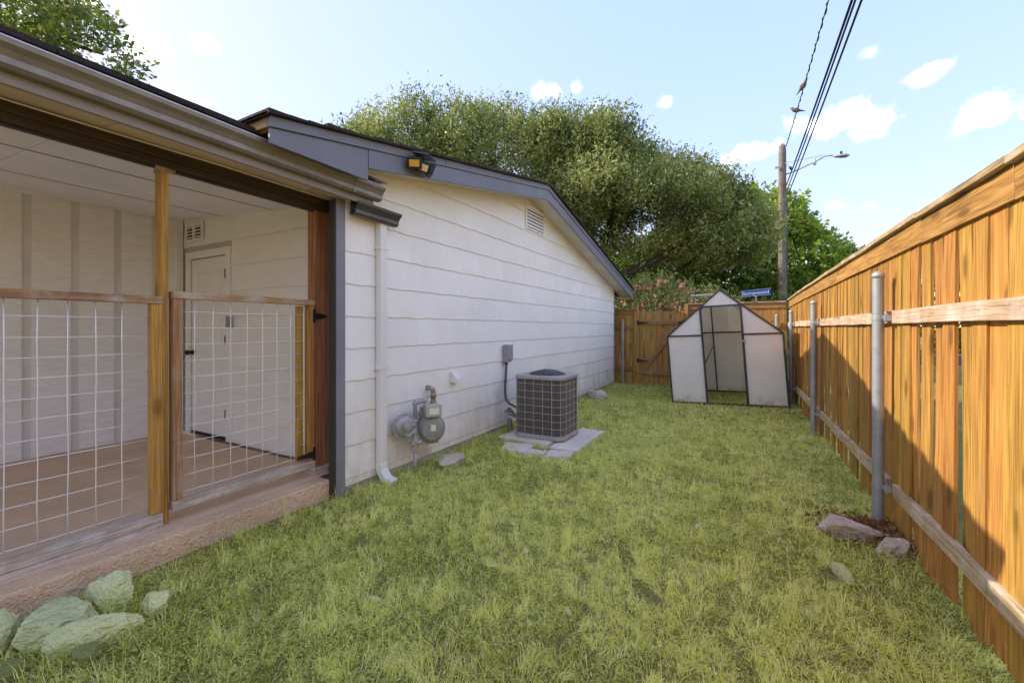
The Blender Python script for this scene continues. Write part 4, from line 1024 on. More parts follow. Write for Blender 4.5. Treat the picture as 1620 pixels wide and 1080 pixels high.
for x0, x1, z in ((-3.12, -2.50, 1.42), (-3.12, -2.50, .42), (-1.30, .55, 1.47), (-1.30, .55, .32)):
    mb = MB(); mb.bar((x0, BY-.02, z), (x1, BY-.02, z), .034, .088, n=4, wob=.002); build('rail', mb, M['gatewood_x'], bf, bevel=.003)
for x0, x1, z, hh in ((-3.12, -2.46, 1.78, .12), (-1.28, .10, 1.88, .11), (.10, .62, 1.88, .11)):
    mb = MB(); mb.bar((x0, BY-.011, z), (x1, BY-.011, z+.004), .02, hh); build('trim_board', mb, M['trimwood_x'], bf, bevel=.003)
    mb = MB(); mb.bar((x0, BY-.005, z+hh/2+.016), (x1, BY-.005, z+hh/2+.020), .09, .030); build('cap_board', mb, M['capwood_x'], bf, bevel=.003)
for x0, x1, zt in ((-2.50, -2.385, 1.80), (-1.36, -1.285, 1.955)):
    mb = MB(); mb.box(x0, x1, BY-.045, BY+.045, -.05, zt); build('post', mb, M['gatewood'], bf, bevel=.004)
for (x, zt) in ((-2.77, 1.62), (.45, 1.69)):
    p = empty('steel_post', (x, BY-.09, 0)); p.parent = bf; p.location = Vector((x, BY-.09, 0)) - WORLD_LOC[bf.name]
    mb = MB(); mb.tube([(x, BY-.09, -.05), (x, BY-.09, zt-.05)], .034, 18, cap=False); build('tube', mb, M['galv'], p, smooth=True)
    mb = MB(); mb.tube([(x, BY-.09, zt-.05), (x, BY-.09, zt-.02), (x, BY-.09, zt)], [.037, .035, .004], 18); build('cap', mb, M['cast'], p, smooth=True)
    for z in (1.42, .42): mb = MB(); mb.tube([(x, BY-.09, z-.016), (x, BY-.09, z+.016)], .0375, 18); build('clamp', mb, M['galv'], p)
g = empty('fence_gate', (-1.9, BY, .05), 'brown wooden picket gate with diagonal brace and black hinges by the house corner', 'gate')
pickets_x(-2.375, -1.375, 1.80, g, M['gatewood'], BY-.01, .123, .06)
for z, x0, x1 in ((1.53, -2.36, -1.38), (.33, -2.30, -1.38), (.62, -2.36, -2.10)):
    mb = MB(); mb.bar((x0, BY-.032, z), (x1, BY-.032, z), .034, .085 if z != .62 else .07); build('rail', mb, M['gatewood_x'], g, bevel=.003)
mb = MB(); mb.bar((-2.20, BY-.034, .52), (-1.42, BY-.034, 1.48), .034, .085, up=(0,-1,0)) if False else mb.bar((-2.28, BY-.036, .40), (-1.50, BY-.036, 1.47), .085, .032, up=(0,1,0)); build('brace', mb, M['gatewood_x'], g, bevel=.003)
for z in (1.53, .62):
    h = MB(); y_ = BY-.058; h.add([(-2.44, y_, z-.055), (-2.39, y_, z-.055), (-2.39, y_, z-.03), (-2.16, y_, z-.008), (-2.16, y_, z+.008), (-2.39, y_, z+.03), (-2.39, y_, z+.055), (-2.44, y_, z+.055)], [(0,1,2,3,4,5,6,7)])
    h2 = MB(); h2.prism(h.v, (0,0,0), (0,-.005,0)); build('hinge', h2, M['black_iron'], g)
h2 = MB(); h2.box(-1.50, -1.38, BY-.075, BY-.05, 1.515, 1.545); h2.box(-1.42, -1.375, BY-.09, BY-.05, 1.49, 1.57); h2.box(-1.33, -1.29, BY-.085, BY-.046, 1.50, 1.56); build('latch', h2, M['black_iron'], g, bevel=.003)

# ================================================================== greenhouse
P0 = Vector((-1.30, 8.50, .01)); P1 = Vector((.565, 8.90, .01))
U = (P1-P0); GW = U.length; U.normalize(); D = Vector((-.085, .996, 0)); GD = 1.55
EZ, PZ = 1.235, 2.03
def G(u, d, z):  # racked frame: leans to the left with height
    lean = -.075*(z)
    up_l = 0.07*(u/GW)*(z/EZ)
    return P0 + U*(u+lean) + D*d + Vector((0, 0, z+up_l+.03*d/GD))
gh = empty('greenhouse', P0, 'small leaning greenhouse of milky panels in a black metal frame, doorway open', 'greenhouse')
def gbar(name, a, b, w=.028, par=None): 
    mb = MB(); mb.bar(a, b, w, w, up=(0,0,1) if abs((b-a).normalized().z) < .9 else tuple(D)); return build(name, mb, M['dark_steel'], par or gh, bevel=.002)
d0, d1 = .315*GW, .665*GW; DH = 1.745
def zroof(u): return EZ+(PZ-EZ)*(1-abs(u-GW/2)/(GW/2))
for dd in (0, GD):
    gbar('frame_bar', G(0,dd,0), G(0,dd,EZ)); gbar('frame_bar', G(GW,dd,0), G(GW,dd,EZ), .034)
    gbar('frame_bar', G(0,dd,EZ), G(GW/2,dd,PZ)); gbar('frame_bar', G(GW/2,dd,PZ), G(GW,dd,EZ))
    gbar('frame_bar', G(0,dd,.015), G(GW,dd,.015), .03)
for (u0, u1) in ((0, d0), (d1, GW)): gbar('frame_bar', G(u0,0,EZ), G(u1,0,EZ))
gbar('frame_bar', G(0,GD,EZ), G(GW,GD,EZ)); gbar('frame_bar', G(GW*.42,GD,0), G(GW*.42,GD,zroof(GW*.42)))
gbar('door_post', G(d0,-.004,0), G(d0,-.004,DH), .036); gbar('door_post', G(d1,-.004,0), G(d1,-.004,DH), .036); gbar('frame_bar', G(d0,-.004,DH), G(d1,-.004,DH), .03)
for u in (0, GW):
    gbar('frame_bar', G(u,0,EZ), G(u,GD,EZ)); gbar('frame_bar', G(u,0,.015), G(u,GD,.015)); gbar('frame_bar', G(u,GD/2,0), G(u,GD/2,EZ))
gbar('frame_bar', G(GW/2,0,PZ), G(GW/2,GD,PZ))
gbar('frame_bar', G(0,GD/2,EZ), G(GW/2,GD/2,PZ)); gbar('frame_bar', G(GW,GD/2,EZ), G(GW/2,GD/2,PZ))
gbar('brace', G(.02,GD-.01,.95), G(.02,GD*.5,1.2), .016); gbar('brace', G(GW*.20,GD-.01,.15), G(GW*.41,GD-.01,.95), .016); gbar('brace', G(.10,.02,.1), G(d0-.02,.02,1.15), .012); gbar('brace', G(GW-.10,.02,.1), G(d1+.03,.02,1.15), .012)
gbar('brace', G(.015,GD*.25,.1), G(.015,GD*.95,1.15), .014)
def gpanel(pts, off):
    mb = MB(); n = len(pts); off = Vector(off); mb.add(list(pts)+[p+off for p in pts], [tuple(range(n)), tuple(range(n, 2*n))[::-1]]+[(i, (i+1) % n, n+(i+1) % n, n+i) for i in range(n)]); return build('panel', mb, M['poly'], gh)
e = .006
gpanel([G(0,.006,.02), G(d0,.006,.02), G(d0,.006,EZ), G(0,.006,EZ)], D*e); gpanel([G(d1,.006,.02), G(GW,.006,.02), G(GW,.006,EZ), G(d1,.006,EZ)], D*e)
gpanel([G(0,.006,EZ), G(d0,.006,EZ), G(d0,.006,zroof(d0))], D*e); gpanel([G(d1,.006,EZ), G(GW,.006,EZ), G(d1,.006,zroof(d1))], D*e)
gpanel([G(d0,.006,max(DH, zroof(d0)-.02)), G(d0,.006,DH), G(d1,.006,DH), G(d1,.006,zroof(d1)-.0), G(GW/2,.006,PZ)], D*e) if False else gpanel([G(d0+.02,.006,DH+.01), G(d1-.02,.006,DH+.01), G(GW/2,.006,PZ-.015)], D*e)
gpanel([G(0,GD,.02), G(GW*.42,GD,.02), G(GW*.42,GD,EZ), G(0,GD,EZ)], D*e); gpanel([G(GW*.42,GD,.02), G(GW,GD,.02), G(GW,GD,EZ), G(GW*.42,GD,EZ)], D*e)
gpanel([G(0,GD,EZ), G(GW,GD,EZ), G(GW/2,GD,PZ)], D*e)
for u, s in ((0, 1), (GW, -1)):
    for a, b in ((0, .5), (.5, 1)): gpanel([G(u,GD*a,.02), G(u,GD*b,.02), G(u,GD*b,EZ), G(u,GD*a,EZ)], U*(s*e))
for a, b in ((0, .5), (.5, 1)):
    gpanel([G(GW,GD*a,EZ), G(GW,GD*b,EZ), G(GW/2,GD*b,PZ), G(GW/2,GD*a,PZ)], (0,0,-e))
gpanel([G(0,0,EZ), G(0,GD*.5,EZ), G(GW/2,GD*.5,PZ), G(GW/2,0,PZ)], (0,0,-e))
gpanel([G(0,GD*.5,EZ), G(0,GD,EZ), G(GW*.25,GD,(EZ+PZ)/2), G(GW*.25,GD*.5,(EZ+PZ)/2)], (0,0,-e))
# propped open roof window
a, b = G(GW/2-.05,GD*.5,PZ-.01), G(GW/2-.05,GD*.95,PZ-.01); o_ = -U*.47+Vector((0,0,-.02))
gpanel([a, b, b+o_, a+o_], (0,0,-.02)); gbar('window_bar', a+o_, b+o_, .022); gbar('window_bar', a, a+o_, .022); gbar('prop', a+o_*.8, G(GW*.2,GD*.5,EZ+.3), .012)
mb = MB(); q = G(d1, -.03, 1.12); mb.box(q.x-.02, q.x+.05, q.y-.03, q.y, q.z-.015, q.z+.015); build('door_catch', mb, M['galv'], gh)

# ================================================================== street beyond
# utility pole
UP = Vector((1.07, 20.6, 0))
pole = empty('utility_pole', UP, 'tall weathered wooden utility pole behind the far fence corner', 'utility pole')
mb = MB(); mb.tube([UP+Vector((0,0,z)) for z in (-.2, 2, 4, 6, 8.5, 8.78, 8.9)], [.175, .165, .155, .145, .135, .12, .01], 18); build('pole_shaft', mb, M['pole'], pole, smooth=True)
mb = MB(); mb.box(UP.x-.26, UP.x-.10, UP.y-.2, UP.y-.14, 7.86, 7.93); mb.tube([UP+Vector((.10,-.15,8.05)), UP+Vector((.25,-.2,7.75))], .018, 6); build('pole_bracket', mb, M['galv'], pole)
mb = MB(); mb.tube([UP+Vector((.25,-.2,7.85)), UP+Vector((.27,-.2,7.78)), UP+Vector((.29,-.2,7.70))], [.03, .05, .03], 8); build('insulator', mb, M['black_plastic'], pole)
mb = MB(); mb.tube([UP+Vector((.16,-.05,z)) for z in (.2, 7.0)], .02, 6); build('ground_conduit', mb, M['bare_wire'], pole)
# street lamp arm + head
tip = Vector((3.05, 20.1, 7.98)); lampo = empty('street_lamp', UP+Vector((.1,0,7.0)), 'cobra head street lamp on a long thin arm fixed to the utility pole', 'street lamp')
q0 = UP+Vector((.10,-.05,7.60)); mb = MB(); mb.tube([q0, q0+Vector((.30,-.05,.06)), Vector((2.15,20.3,7.86)), Vector((2.42,20.2,7.97)), Vector((2.60,20.15,7.96)), Vector((2.78,20.1,7.88))], [.026]*6, 8); build('arm', mb, M['galv'], lampo, smooth=True)
hd = Vector((2.76, 20.08, 7.86)); mb = MB(); mb.tube([hd+Vector((-.10,0,.02)), hd+Vector((0,0,.0)), hd+Vector((.14,-.02,-.02)), hd+Vector((.30,-.04,-.04)), hd+Vector((.40,-.05,-.05))], [.05, .075, .12, .12, .03], 12, sq=.55); build('lamp_head', mb, M['cast'], lampo, smooth=True)
mb = MB(); mb.tube([hd+Vector((.15,-.02,.04)), hd+Vector((.15,-.02,.15))], .04, 8); build('photocell', mb, M['black_plastic'], lampo)
mb = MB(); mb.tube([UP+Vector((.15,-.1,8.05)), Vector((2.42, 20.2, 8.02))], .008, 5); build('stay_wire', mb, M['bare_wire'], lampo)
mb = MB(); mb.tube([Vector((2.12,20.3,7.74)), Vector((2.12,20.3,7.98))], .03, 6); mb.box(2.07, 2.17, 20.25, 20.35, 7.74, 7.82); build('arm_clamp', mb, M['galv'], lampo)
# overhead lines
def line(name, a, b, sag, r, mat, label, cat, twist=0, n=48, group=None):
    pts = []
    a = Vector(a); b = Vector(b)
    for i in range(n+1):
        t = i/n; p = a.lerp(b, t); p.z -= sag*4*t*(1-t); pts.append(p)
    mb = MB(); mb.tube(pts, r, 6)
    if twist:
        tw = []
        N = 900
        for i in range(N+1):
            t = i/N; p = a.lerp(b, t); p.z -= sag*4*t*(1-t); ph = t*N*.5; tw.append(p+Vector((math.cos(ph)*r*1.6, 0, math.sin(ph)*r*1.6)))
        mb.tube(tw, r*.9, 4)
    o = build(name, mb, mat, smooth=True); return tag(o, label, cat, group), pts
W = []
for i, (ax_, az, bx2, bz, lb) in enumerate(((.13, 7.15, 1.6, 6.0, 'leftmost of the three thick black cables running overhead from the pole'), (.17, 7.0, 1.9, 7.1, 'middle of the three thick black cables running overhead from the pole'), (.22, 6.85, 1.7, 6.3, 'rightmost of the three thick black cables running overhead from the pole'))):
    line('power_cable', (UP.x+ax_, UP.y-.1, az), (bx2, -18, bz), .45, .021 if i == 0 else .018, M['cable'], lb, 'cable', group='thick overhead cables')
lo, wp = line('neutral_wire', (UP.x+.12, UP.y-.1, 8.72), (1.4, -18, 6.0), .55, .012, M['bare_wire'], 'thin twisted wire with two birds on it, from the pole top', 'cable', twist=1)
line('guy_wire', (UP.x-.1, UP.y, 5.2), (UP.x-1.75, UP.y+.6, .0), .0, .012, M['bare_wire'], 'thin slanting guy wire on the left of the utility pole', 'cable')
# birds
def wire_at(y):
    for i in range(len(wp)-1):
        if wp[i].y >= y >= wp[i+1].y:
            t = (wp[i].y-y)/(wp[i].y-wp[i+1].y); return wp[i].lerp(wp[i+1], t)
def bird(y, side, label, pitch):
    c = wire_at(y); s = side
    up = Vector((0,0,1)); dr = Vector((s*math.cos(pitch), 0, math.sin(pitch))).normalized()
    base = c+Vector((0,0,.10))
    P = [(-.27, .006), (-.20, .018), (-.13, .026), (-.09, .045), (-.03, .068), (.03, .070), (.075, .052), (.10, .036), (.125, .038), (.15, .034), (.168, .018), (.18, .007), (.205, .001)]
    pts = []; rad = []
    for t, r in P:
        p = base+dr*t
        if t > .09: p = base+dr*(.09+(t-.09)*.45)+Vector((s*.0,0,(t-.09)*.9 if t < .15 else .054-(t-.15)*.2)); 
        if t > .16: p += Vector((s*(t-.15)*.9,0,0))
        pts.append(p); rad.append(r)
    mb = MB(); mb.tube(pts, rad, 10); 
    mb.tube([base+Vector((0,.02,-.05)), c+Vector((0,.02,.01))], .006, 5); mb.tube([base+Vector((0,-.02,-.05)), c+Vector((0,-.02,.01))], .006, 5)
    o = build('bird', mb, M['bird'], smooth=True); tag(o, label, 'bird', 'birds perched on the thin overhead wire')
bird(14.3, 1, 'upper brown dove perched upright on the thin overhead wire', .95)
bird(16.3, -1, 'lower small dove perched level on the thin wire, facing left', .35)
# street name sign
sg = empty('street_sign', (.09, 15.5, 0), 'blue street name sign with white lettering above the far fence', 'street sign')
mb = MB(); mb.tube([(.10, 15.53, 0), (.10, 15.53, 2.42)], .03, 10); mb.box(.06, .14, 15.5, 15.56, 2.38, 2.46); build('sign_post', mb, M['galv'], sg)
mb = MB(); V0 = Vector((-.335, 15.5, 2.42)); mb.bar((-.335, 15.5, 2.475), (.50, 15.5, 2.535), .012, .20); bl = build('sign_blade', mb, M['sign_blue'], sg, bevel=.004)
mb = MB()
for z in (-.094, .094): mb.bar((-.33, 15.4925, 2.475+z), (.495, 15.4925, 2.535+z), .002, .008)
build('sign_border', mb, M['sign_white'], sg)
cu = bpy.data.curves.new('lettering', 'FONT'); cu.body = 'Storeywood'; cu.size = .175; cu.align_x = 'CENTER'; cu.align_y = 'CENTER'; cu.extrude = .001; cu.offset = .0025
tmp = bpy.data.objects.new('tmp', cu); COL.objects.link(tmp); dg = bpy.context.evaluated_depsgraph_get(); dg.update()
me = bpy.data.meshes.new_from_object(tmp.evaluated_get(dg)); bpy.data.objects.remove(tmp)
me.materials.clear(); me.materials.append(M['sign_white'])
lt = bpy.data.objects.new('lettering', me); COL.objects.link(lt); lt.parent = sg
xs_ = [v.co.x for v in me.vertices]; sc_ = .74/(max(xs_)-min(xs_)); lt.scale = (sc_, .92, 1)
lt.location = Vector((.083, 15.490, 2.505)) - WORLD_LOC[sg.name]; lt.rotation_euler = (R(90), R(-4.1), 0)
# ================================================================== vegetation
def leaf_sprays(base, dirs, lens, nleaf, size, rngx, curve=.25, tone0=0.0, tone1=1.0, spread=.10, tone_base=None, broad=.5, tuft=0):
    """vectorised twigs: base (N,3), dirs (N,3), lens (N,) -> quads leaf mesh arrays"""
    N = len(base)
    t = rngx.uniform(.05, 1, (N, nleaf))
    d = dirs/np.linalg.norm(dirs, axis=1, keepdims=True)
    side = np.cross(d, rngx.normal(size=(N, 3))); side /= np.linalg.norm(side, axis=1, keepdims=True)
    P = base[:, None, :] + d[:, None, :]*(t*lens[:, None])[..., None] + side[:, None, :]*((t**2)*lens[:, None]*curve)[..., None]
    P += rngx.normal(size=P.shape)*spread*((1.15-t)*lens[:, None])[..., None]
    ld = d[:, None, :]*.5 + rngx.normal(size=P.shape)*.75; ld /= np.linalg.norm(ld, axis=2, keepdims=True)
    nr = np.cross(ld, rngx.normal(size=P.shape)); nr /= np.linalg.norm(nr, axis=2, keepdims=True)
    s = size*rngx.uniform(.6, 1.3, (N, nleaf))[..., None]
    w = nr*s*broad*.5
    V = np.stack([P, P+ld*s*.5+w, P+ld*s, P+ld*s*.5-w], 2).reshape(-1, 3)
    tb = rngx.uniform(tone0, tone1, N) if tone_base is None else tone_base
    tone = np.clip(tb[:, None]+rngx.normal(0, .13, (N, nleaf))+t*.12, 0, 1)
    return V, np.repeat(tone.reshape(-1), 4)
def n3(p, s, o=0.0): return np.array([noise.noise((q[0]*s+o, q[1]*s+o, q[2]*s)) for q in p])
def crown_points(lobes, N, rngx, shell=.45):
    """points in the outer part of several ellipsoid lobes; returns base, outward dir"""
    vol = np.array([l[3]*l[4]*l[5] for l in lobes])**(2/3); vol /= vol.sum()
    idx = rngx.choice(len(lobes), N, p=vol); L = np.array(lobes)[idx]
    d = rngx.normal(size=(N, 3)); d /= np.linalg.norm(d, axis=1, keepdims=True)
    r = 1-shell*rngx.uniform(0, 1, N)**1.6
    base = L[:, :3]+d*L[:, 3:6]*r[:, None]
    out = d*L[:, 3:6]; out /= np.linalg.norm(out, axis=1, keepdims=True)
    inside = np.zeros(N, bool)
    for l in lobes:
        q = (base-np.array(l[:3]))/np.array(l[3:6]); inside |= ((q**2).sum(1) < .42) & (l[3] > 1.3)
    return base[~inside], out[~inside]
def tree(name, loc, label, lobes, N, nleaf, size, mat, limbs, seed, bend=(0,0,.9), ln=(.4, 1.0), gap=.0, clump=.9, broad=.5, curve=.25, spread=.10, cat='tree', group=None, outw=.5):
    rngx = np.random.default_rng(seed)
    t = empty(name, loc, label, cat, group)
    base, out = crown_points(lobes, N, rngx)
    nz = n3(base, clump, seed*3.7)
    keep = nz > (-.38 if gap == 0 else gap)
    base, out, nz = base[keep], out[keep], nz[keep]
    d = out*outw+np.array(bend)+rngx.normal(size=base.shape)*.25
    lens = rngx.uniform(ln[0], ln[1], len(base))
    n2_ = n3(base, clump*2.3, seed*1.3+9)
    tb = np.clip(.42+nz*.55+n2_*.5+rngx.normal(0, .1, len(base)), 0, .9)
    V, tone = leaf_sprays(base, d, lens, nleaf, size, rngx, tone_base=tb, broad=broad, curve=curve, spread=spread)
    big_mesh('crown', V, np.arange(len(V)).reshape(-1, 4), mat, t, tone)
    mb = MB()
    for pts, rad in limbs: mb.tube(pts, rad, 10)
    build('trunk', mb, M['bark'], t, smooth=True)
    return t
OB = (-6.6, 15.9)
oak_l = [(-12.0, 12.6, 7.1, 3.0, 2.6, 2.9), (-13.6, 12.2, 6.2, 2.4, 2.2, 2.6), (-8.9, 14.6, 7.2, 3.4, 2.6, 2.9), (-6.2, 16.0, 7.0, 2.8, 2.6, 2.8), (-5.0, 15.2, 6.0, 2.4, 2.2, 2.3), (-2.8, 16.2, 5.3, 2.5, 2.3, 2.0), (-1.2, 16.6, 4.7, 1.7, 1.8, 1.5), (-3.9, 14.9, 4.9, 2.0, 1.7, 1.5), (-9.5, 14.2, 5.2, 3.2, 2.2, 2.4)]
rl = random.Random(99)
sub = []
for l in oak_l:
    for q in range(11):
        a = rl.uniform(0, 2*PI); e = rl.uniform(-.5, 1.3); r = rl.uniform(.62, .98)
        sub.append((l[0]+l[3]*r*math.cos(a)*math.cos(e), l[1]+l[4]*r*math.sin(a)*math.cos(e), l[2]+l[5]*r*math.sin(e)*.95, rl.uniform(.7, 1.15), rl.uniform(.7, 1.1), rl.uniform(.55, .9)))
oak_l = [(*l[:3], l[3]*.86, l[4]*.86, l[5]*.86) for l in oak_l]+sub
limbs = [([(-6.4,16,-.2), (-6.3,15.9,1.6), (-6.0,15.8,2.6), (-6.6,15.7,4.5), (-7.4,15.4,7.0)], [.42, .34, .30, .22, .10]),
         ([(-6.1,15.8,2.3), (-5.0,15.4,3.0), (-3.8,15.1,3.3), (-2.6,15.4,3.9), (-1.6,16.0,4.6)], [.26, .2, .16, .11, .05]),
         ([(-4.6,15.3,3.1), (-3.6,15.9,2.9), (-2.6,16.4,3.3), (-1.4,16.6,4.1)], [.13, .11, .08, .04]),
         ([(-6.2,15.8,2.6), (-8.5,15.0,4.4), (-11,14.2,6.2)], [.24, .16, .07]), ([(-6.2,15.8,2.9), (-4.8,15.6,4.4), (-4.2,15.4,6.6)], [.2, .13, .05])]
tree('oak_tree', (-6.4, 16, 0), 'huge dense olive green tree with upright twigs rising behind the house roof', oak_l, 42000, 12, .125, M['oak'], limbs, 3, bend=(.25, 0, .95), ln=(.3, .95), clump=.75, curve=.22, spread=.085, broad=.42, outw=.55)
rngt = np.random.default_rng(61)
tops = [l for l in oak_l if l[2] > 5.0]
tb_, to_ = crown_points(tops, 5200, rngt, .08)
kk = (to_[:, 2] > .15); tb_, to_ = tb_[kk], to_[kk]
V, tone = leaf_sprays(tb_, to_*.25+np.array([.22, 0, 1.0])+rngt.normal(size=tb_.shape)*.12, rngt.uniform(.5, 1.15, len(tb_)), 13, .10, rngt, tone_base=rngt.uniform(.35, .85, len(tb_)), broad=.42, curve=.15, spread=.045)
oak_root = [o for o in bpy.data.objects if o.name.startswith('oak_tree')][0]
big_mesh('upright_twigs', V, np.arange(len(V)).reshape(-1, 4), M['oak'], oak_root, tone)
gt_l = [(-.5, 24, 4.6, 2.6, 2.2, 2.8), (1.2, 24, 6.0, 1.7, 1.7, 1.9), (2.6, 24.2, 4.4, 1.9, 1.7, 1.5), (4.1, 24.4, 4.0, 1.15, 1.1, .85), (2.2, 24.0, 5.8, 1.0, 1.1, .9), (-3.2, 24, 3.6, 3.0, 2.2, 2.6), (1.5, 23.8, 3.0, 2.4, 1.6, 1.5), (3.4, 24.4, 3.0, 1.2, 1.3, .9)]
gt_l = [(l[0]-.75, *l[1:]) for l in gt_l]
glimbs = [([(.6,24,-.2), (.5,24,1.8), (.3,24,3.4), (-.4,24,5.5)], [.3, .24, .18, .07]), ([(.5,24,2.2), (1.6,24.1,3.4), (2.9,24.3,4.3)], [.16, .1, .04]), ([(.4,24,2.6), (1.0,24,4.4), (1.3,24,6.2)], [.14, .09, .03]), ([(.5,24,1.7), (-1.2,23.8,2.9), (-3,23.8,4.0)], [.17, .11, .05])]
tree('pecan_tree', (.6, 24, 0), 'bright green leafy tree behind the wooden utility pole', gt_l, 11500, 13, .19, M['pecan'], glimbs, 8, bend=(0, 0, .05), ln=(.3, .8), gap=-.12, clump=1.15, broad=.55, curve=.2, spread=.16, outw=.8)
# overhead branch tree at upper left
ol = [(-12.5, 3.15, 7.5, 1.0, .8, .6), (-13.2, 2.6, 8.2, 1.1, .8, .6), (-11.9, 3.5, 7.0, .8, .6, .5), (-13.8, 2.4, 7.2, 1.2, .9, .6), (-12.1, 3.3, 7.5, .5, .5, .35), (-14.5, 2.5, 9.2, 2.0, 1.8, 1.2)]
ll = [([(-15.5,3,-.2), (-15.4,3,3.5), (-15.0,2.9,5.6), (-13.8,2.8,7.0), (-12.6,3.2,7.4), (-11.6,3.6,7.0)], [.3, .25, .2, .12, .06, .02]), ([(-15.2,3,5.0), (-14.2,2.5,7.2), (-13.0,2.5,8.2)], [.16, .08, .03])]
tree('pecan_tree', (-15.5, 3, 0), 'leafy branches hanging over the porch roof at the upper left', ol, 2100, 12, .115, M['pecan_near'], ll, 15, bend=(.1, 0, -.1), ln=(.25, .6), gap=-.02, clump=1.6, broad=.5, curve=.3, spread=.22, outw=.8)
# flowering shrub behind the gate
sh = [(-2.9, 12.6, 1.7, .9, .8, 1.0), (-2.2, 12.7, 2.0, .8, .7, .75), (-1.5, 12.7, 1.7, .8, .7, .75), (-2.45, 12.7, 2.3, .5, .5, .45), (-.8, 12.9, 1.5, .7, .6, .75)]
st = tree('flowering_shrub', (-2.2, 12.6, 0), 'loose shrub with small pink flowers above the fence gate', sh, 2600, 11, .065, M['shrub'], [([(-2.3,12.6,0), (-2.5,12.6,1.6)], [.05, .02]), ([(-2.1,12.6,0), (-1.6,12.7,1.6)], [.04, .02]), ([(-2.2,12.6,0), (-2.2,12.7,2.1)], [.04, .015])], 21, bend=(0,0,.8), ln=(.2, .5), clump=2.2, broad=.32, cat='shrub')
rngf = np.random.default_rng(31); fb, fo = crown_points(sh, 520, rngf, .12)
V, tone = leaf_sprays(fb+fo*.03, fo+np.array([0,0,.5]), np.full(len(fb), .07), 9, .045, rngf, broad=.9, spread=.5)
fo_ = big_mesh('blossoms', V, np.arange(len(V)).reshape(-1, 4), M['petal'], st, tone); fo_['kind'] = 'stuff'
sh2 = [(1.0, 16.5, 1.2, 1.1, .8, 1.15), (-.4, 16.4, 1.0, 1.2, .8, 1.1)]
tree('shrub', (.3, 16.4, 0), 'low reddish green shrub behind the blue street sign', sh2, 1200, 10, .09, M['shrub'], [([(.3,16.4,0), (.4,16.4,1.2)], [.05, .02])], 27, bend=(0,0,.5), ln=(.2, .5), clump=1.8, cat='shrub')
# far trees across the road, read as one mass
rngb = np.random.default_rng(41)
bl = []
for i in range(26):
    x = -34+2.9*i+rngb.uniform(-1, 1); bl.append((x, 33+rngb.uniform(-1.5, 3), 1.6+rngb.uniform(0, .8), 2.6, 2.0, 2.2+rngb.uniform(0, 1.0)))
bb, bo = crown_points(bl, 9000, rngb, .3)
V, tone = leaf_sprays(bb, bo+np.array([0,0,.3]), rngb.uniform(.4, .9, len(bb)), 9, .30, rngb, tone_base=np.clip(.4+n3(bb, .6)*.7, 0, .9), broad=.6, spread=.2)
o = big_mesh('distant_trees', V, np.arange(len(V)).reshape(-1, 4), M['bgleaf'], None, tone); tag(o, 'dark green mass of trees across the street', 'trees', kind='stuff')
for i, (x, y, s) in enumerate(((-4.6, 20.0, 1.0), (-1.8, 21.5, 1.0))):
    lb = [(x, y, 2.6, 2.6*s, 1.4, 2.3*s), (x+1.5, y+.4, 1.8, 1.8, 1.2, 1.6)]
    tree('small_tree', (x, y, 0), ['yellow green bushy tree seen under the big tree, left of the shrub blossoms', 'dark bushy tree behind the greenhouse peak'][i], lb, 3000, 11, .17, M['bgleaf'], [([(x,y,0), (x,y,2.6)], [.14, .06])], 50+i, bend=(0,0,.3), ln=(.3, .8), clump=1.0, broad=.55, spread=.15)

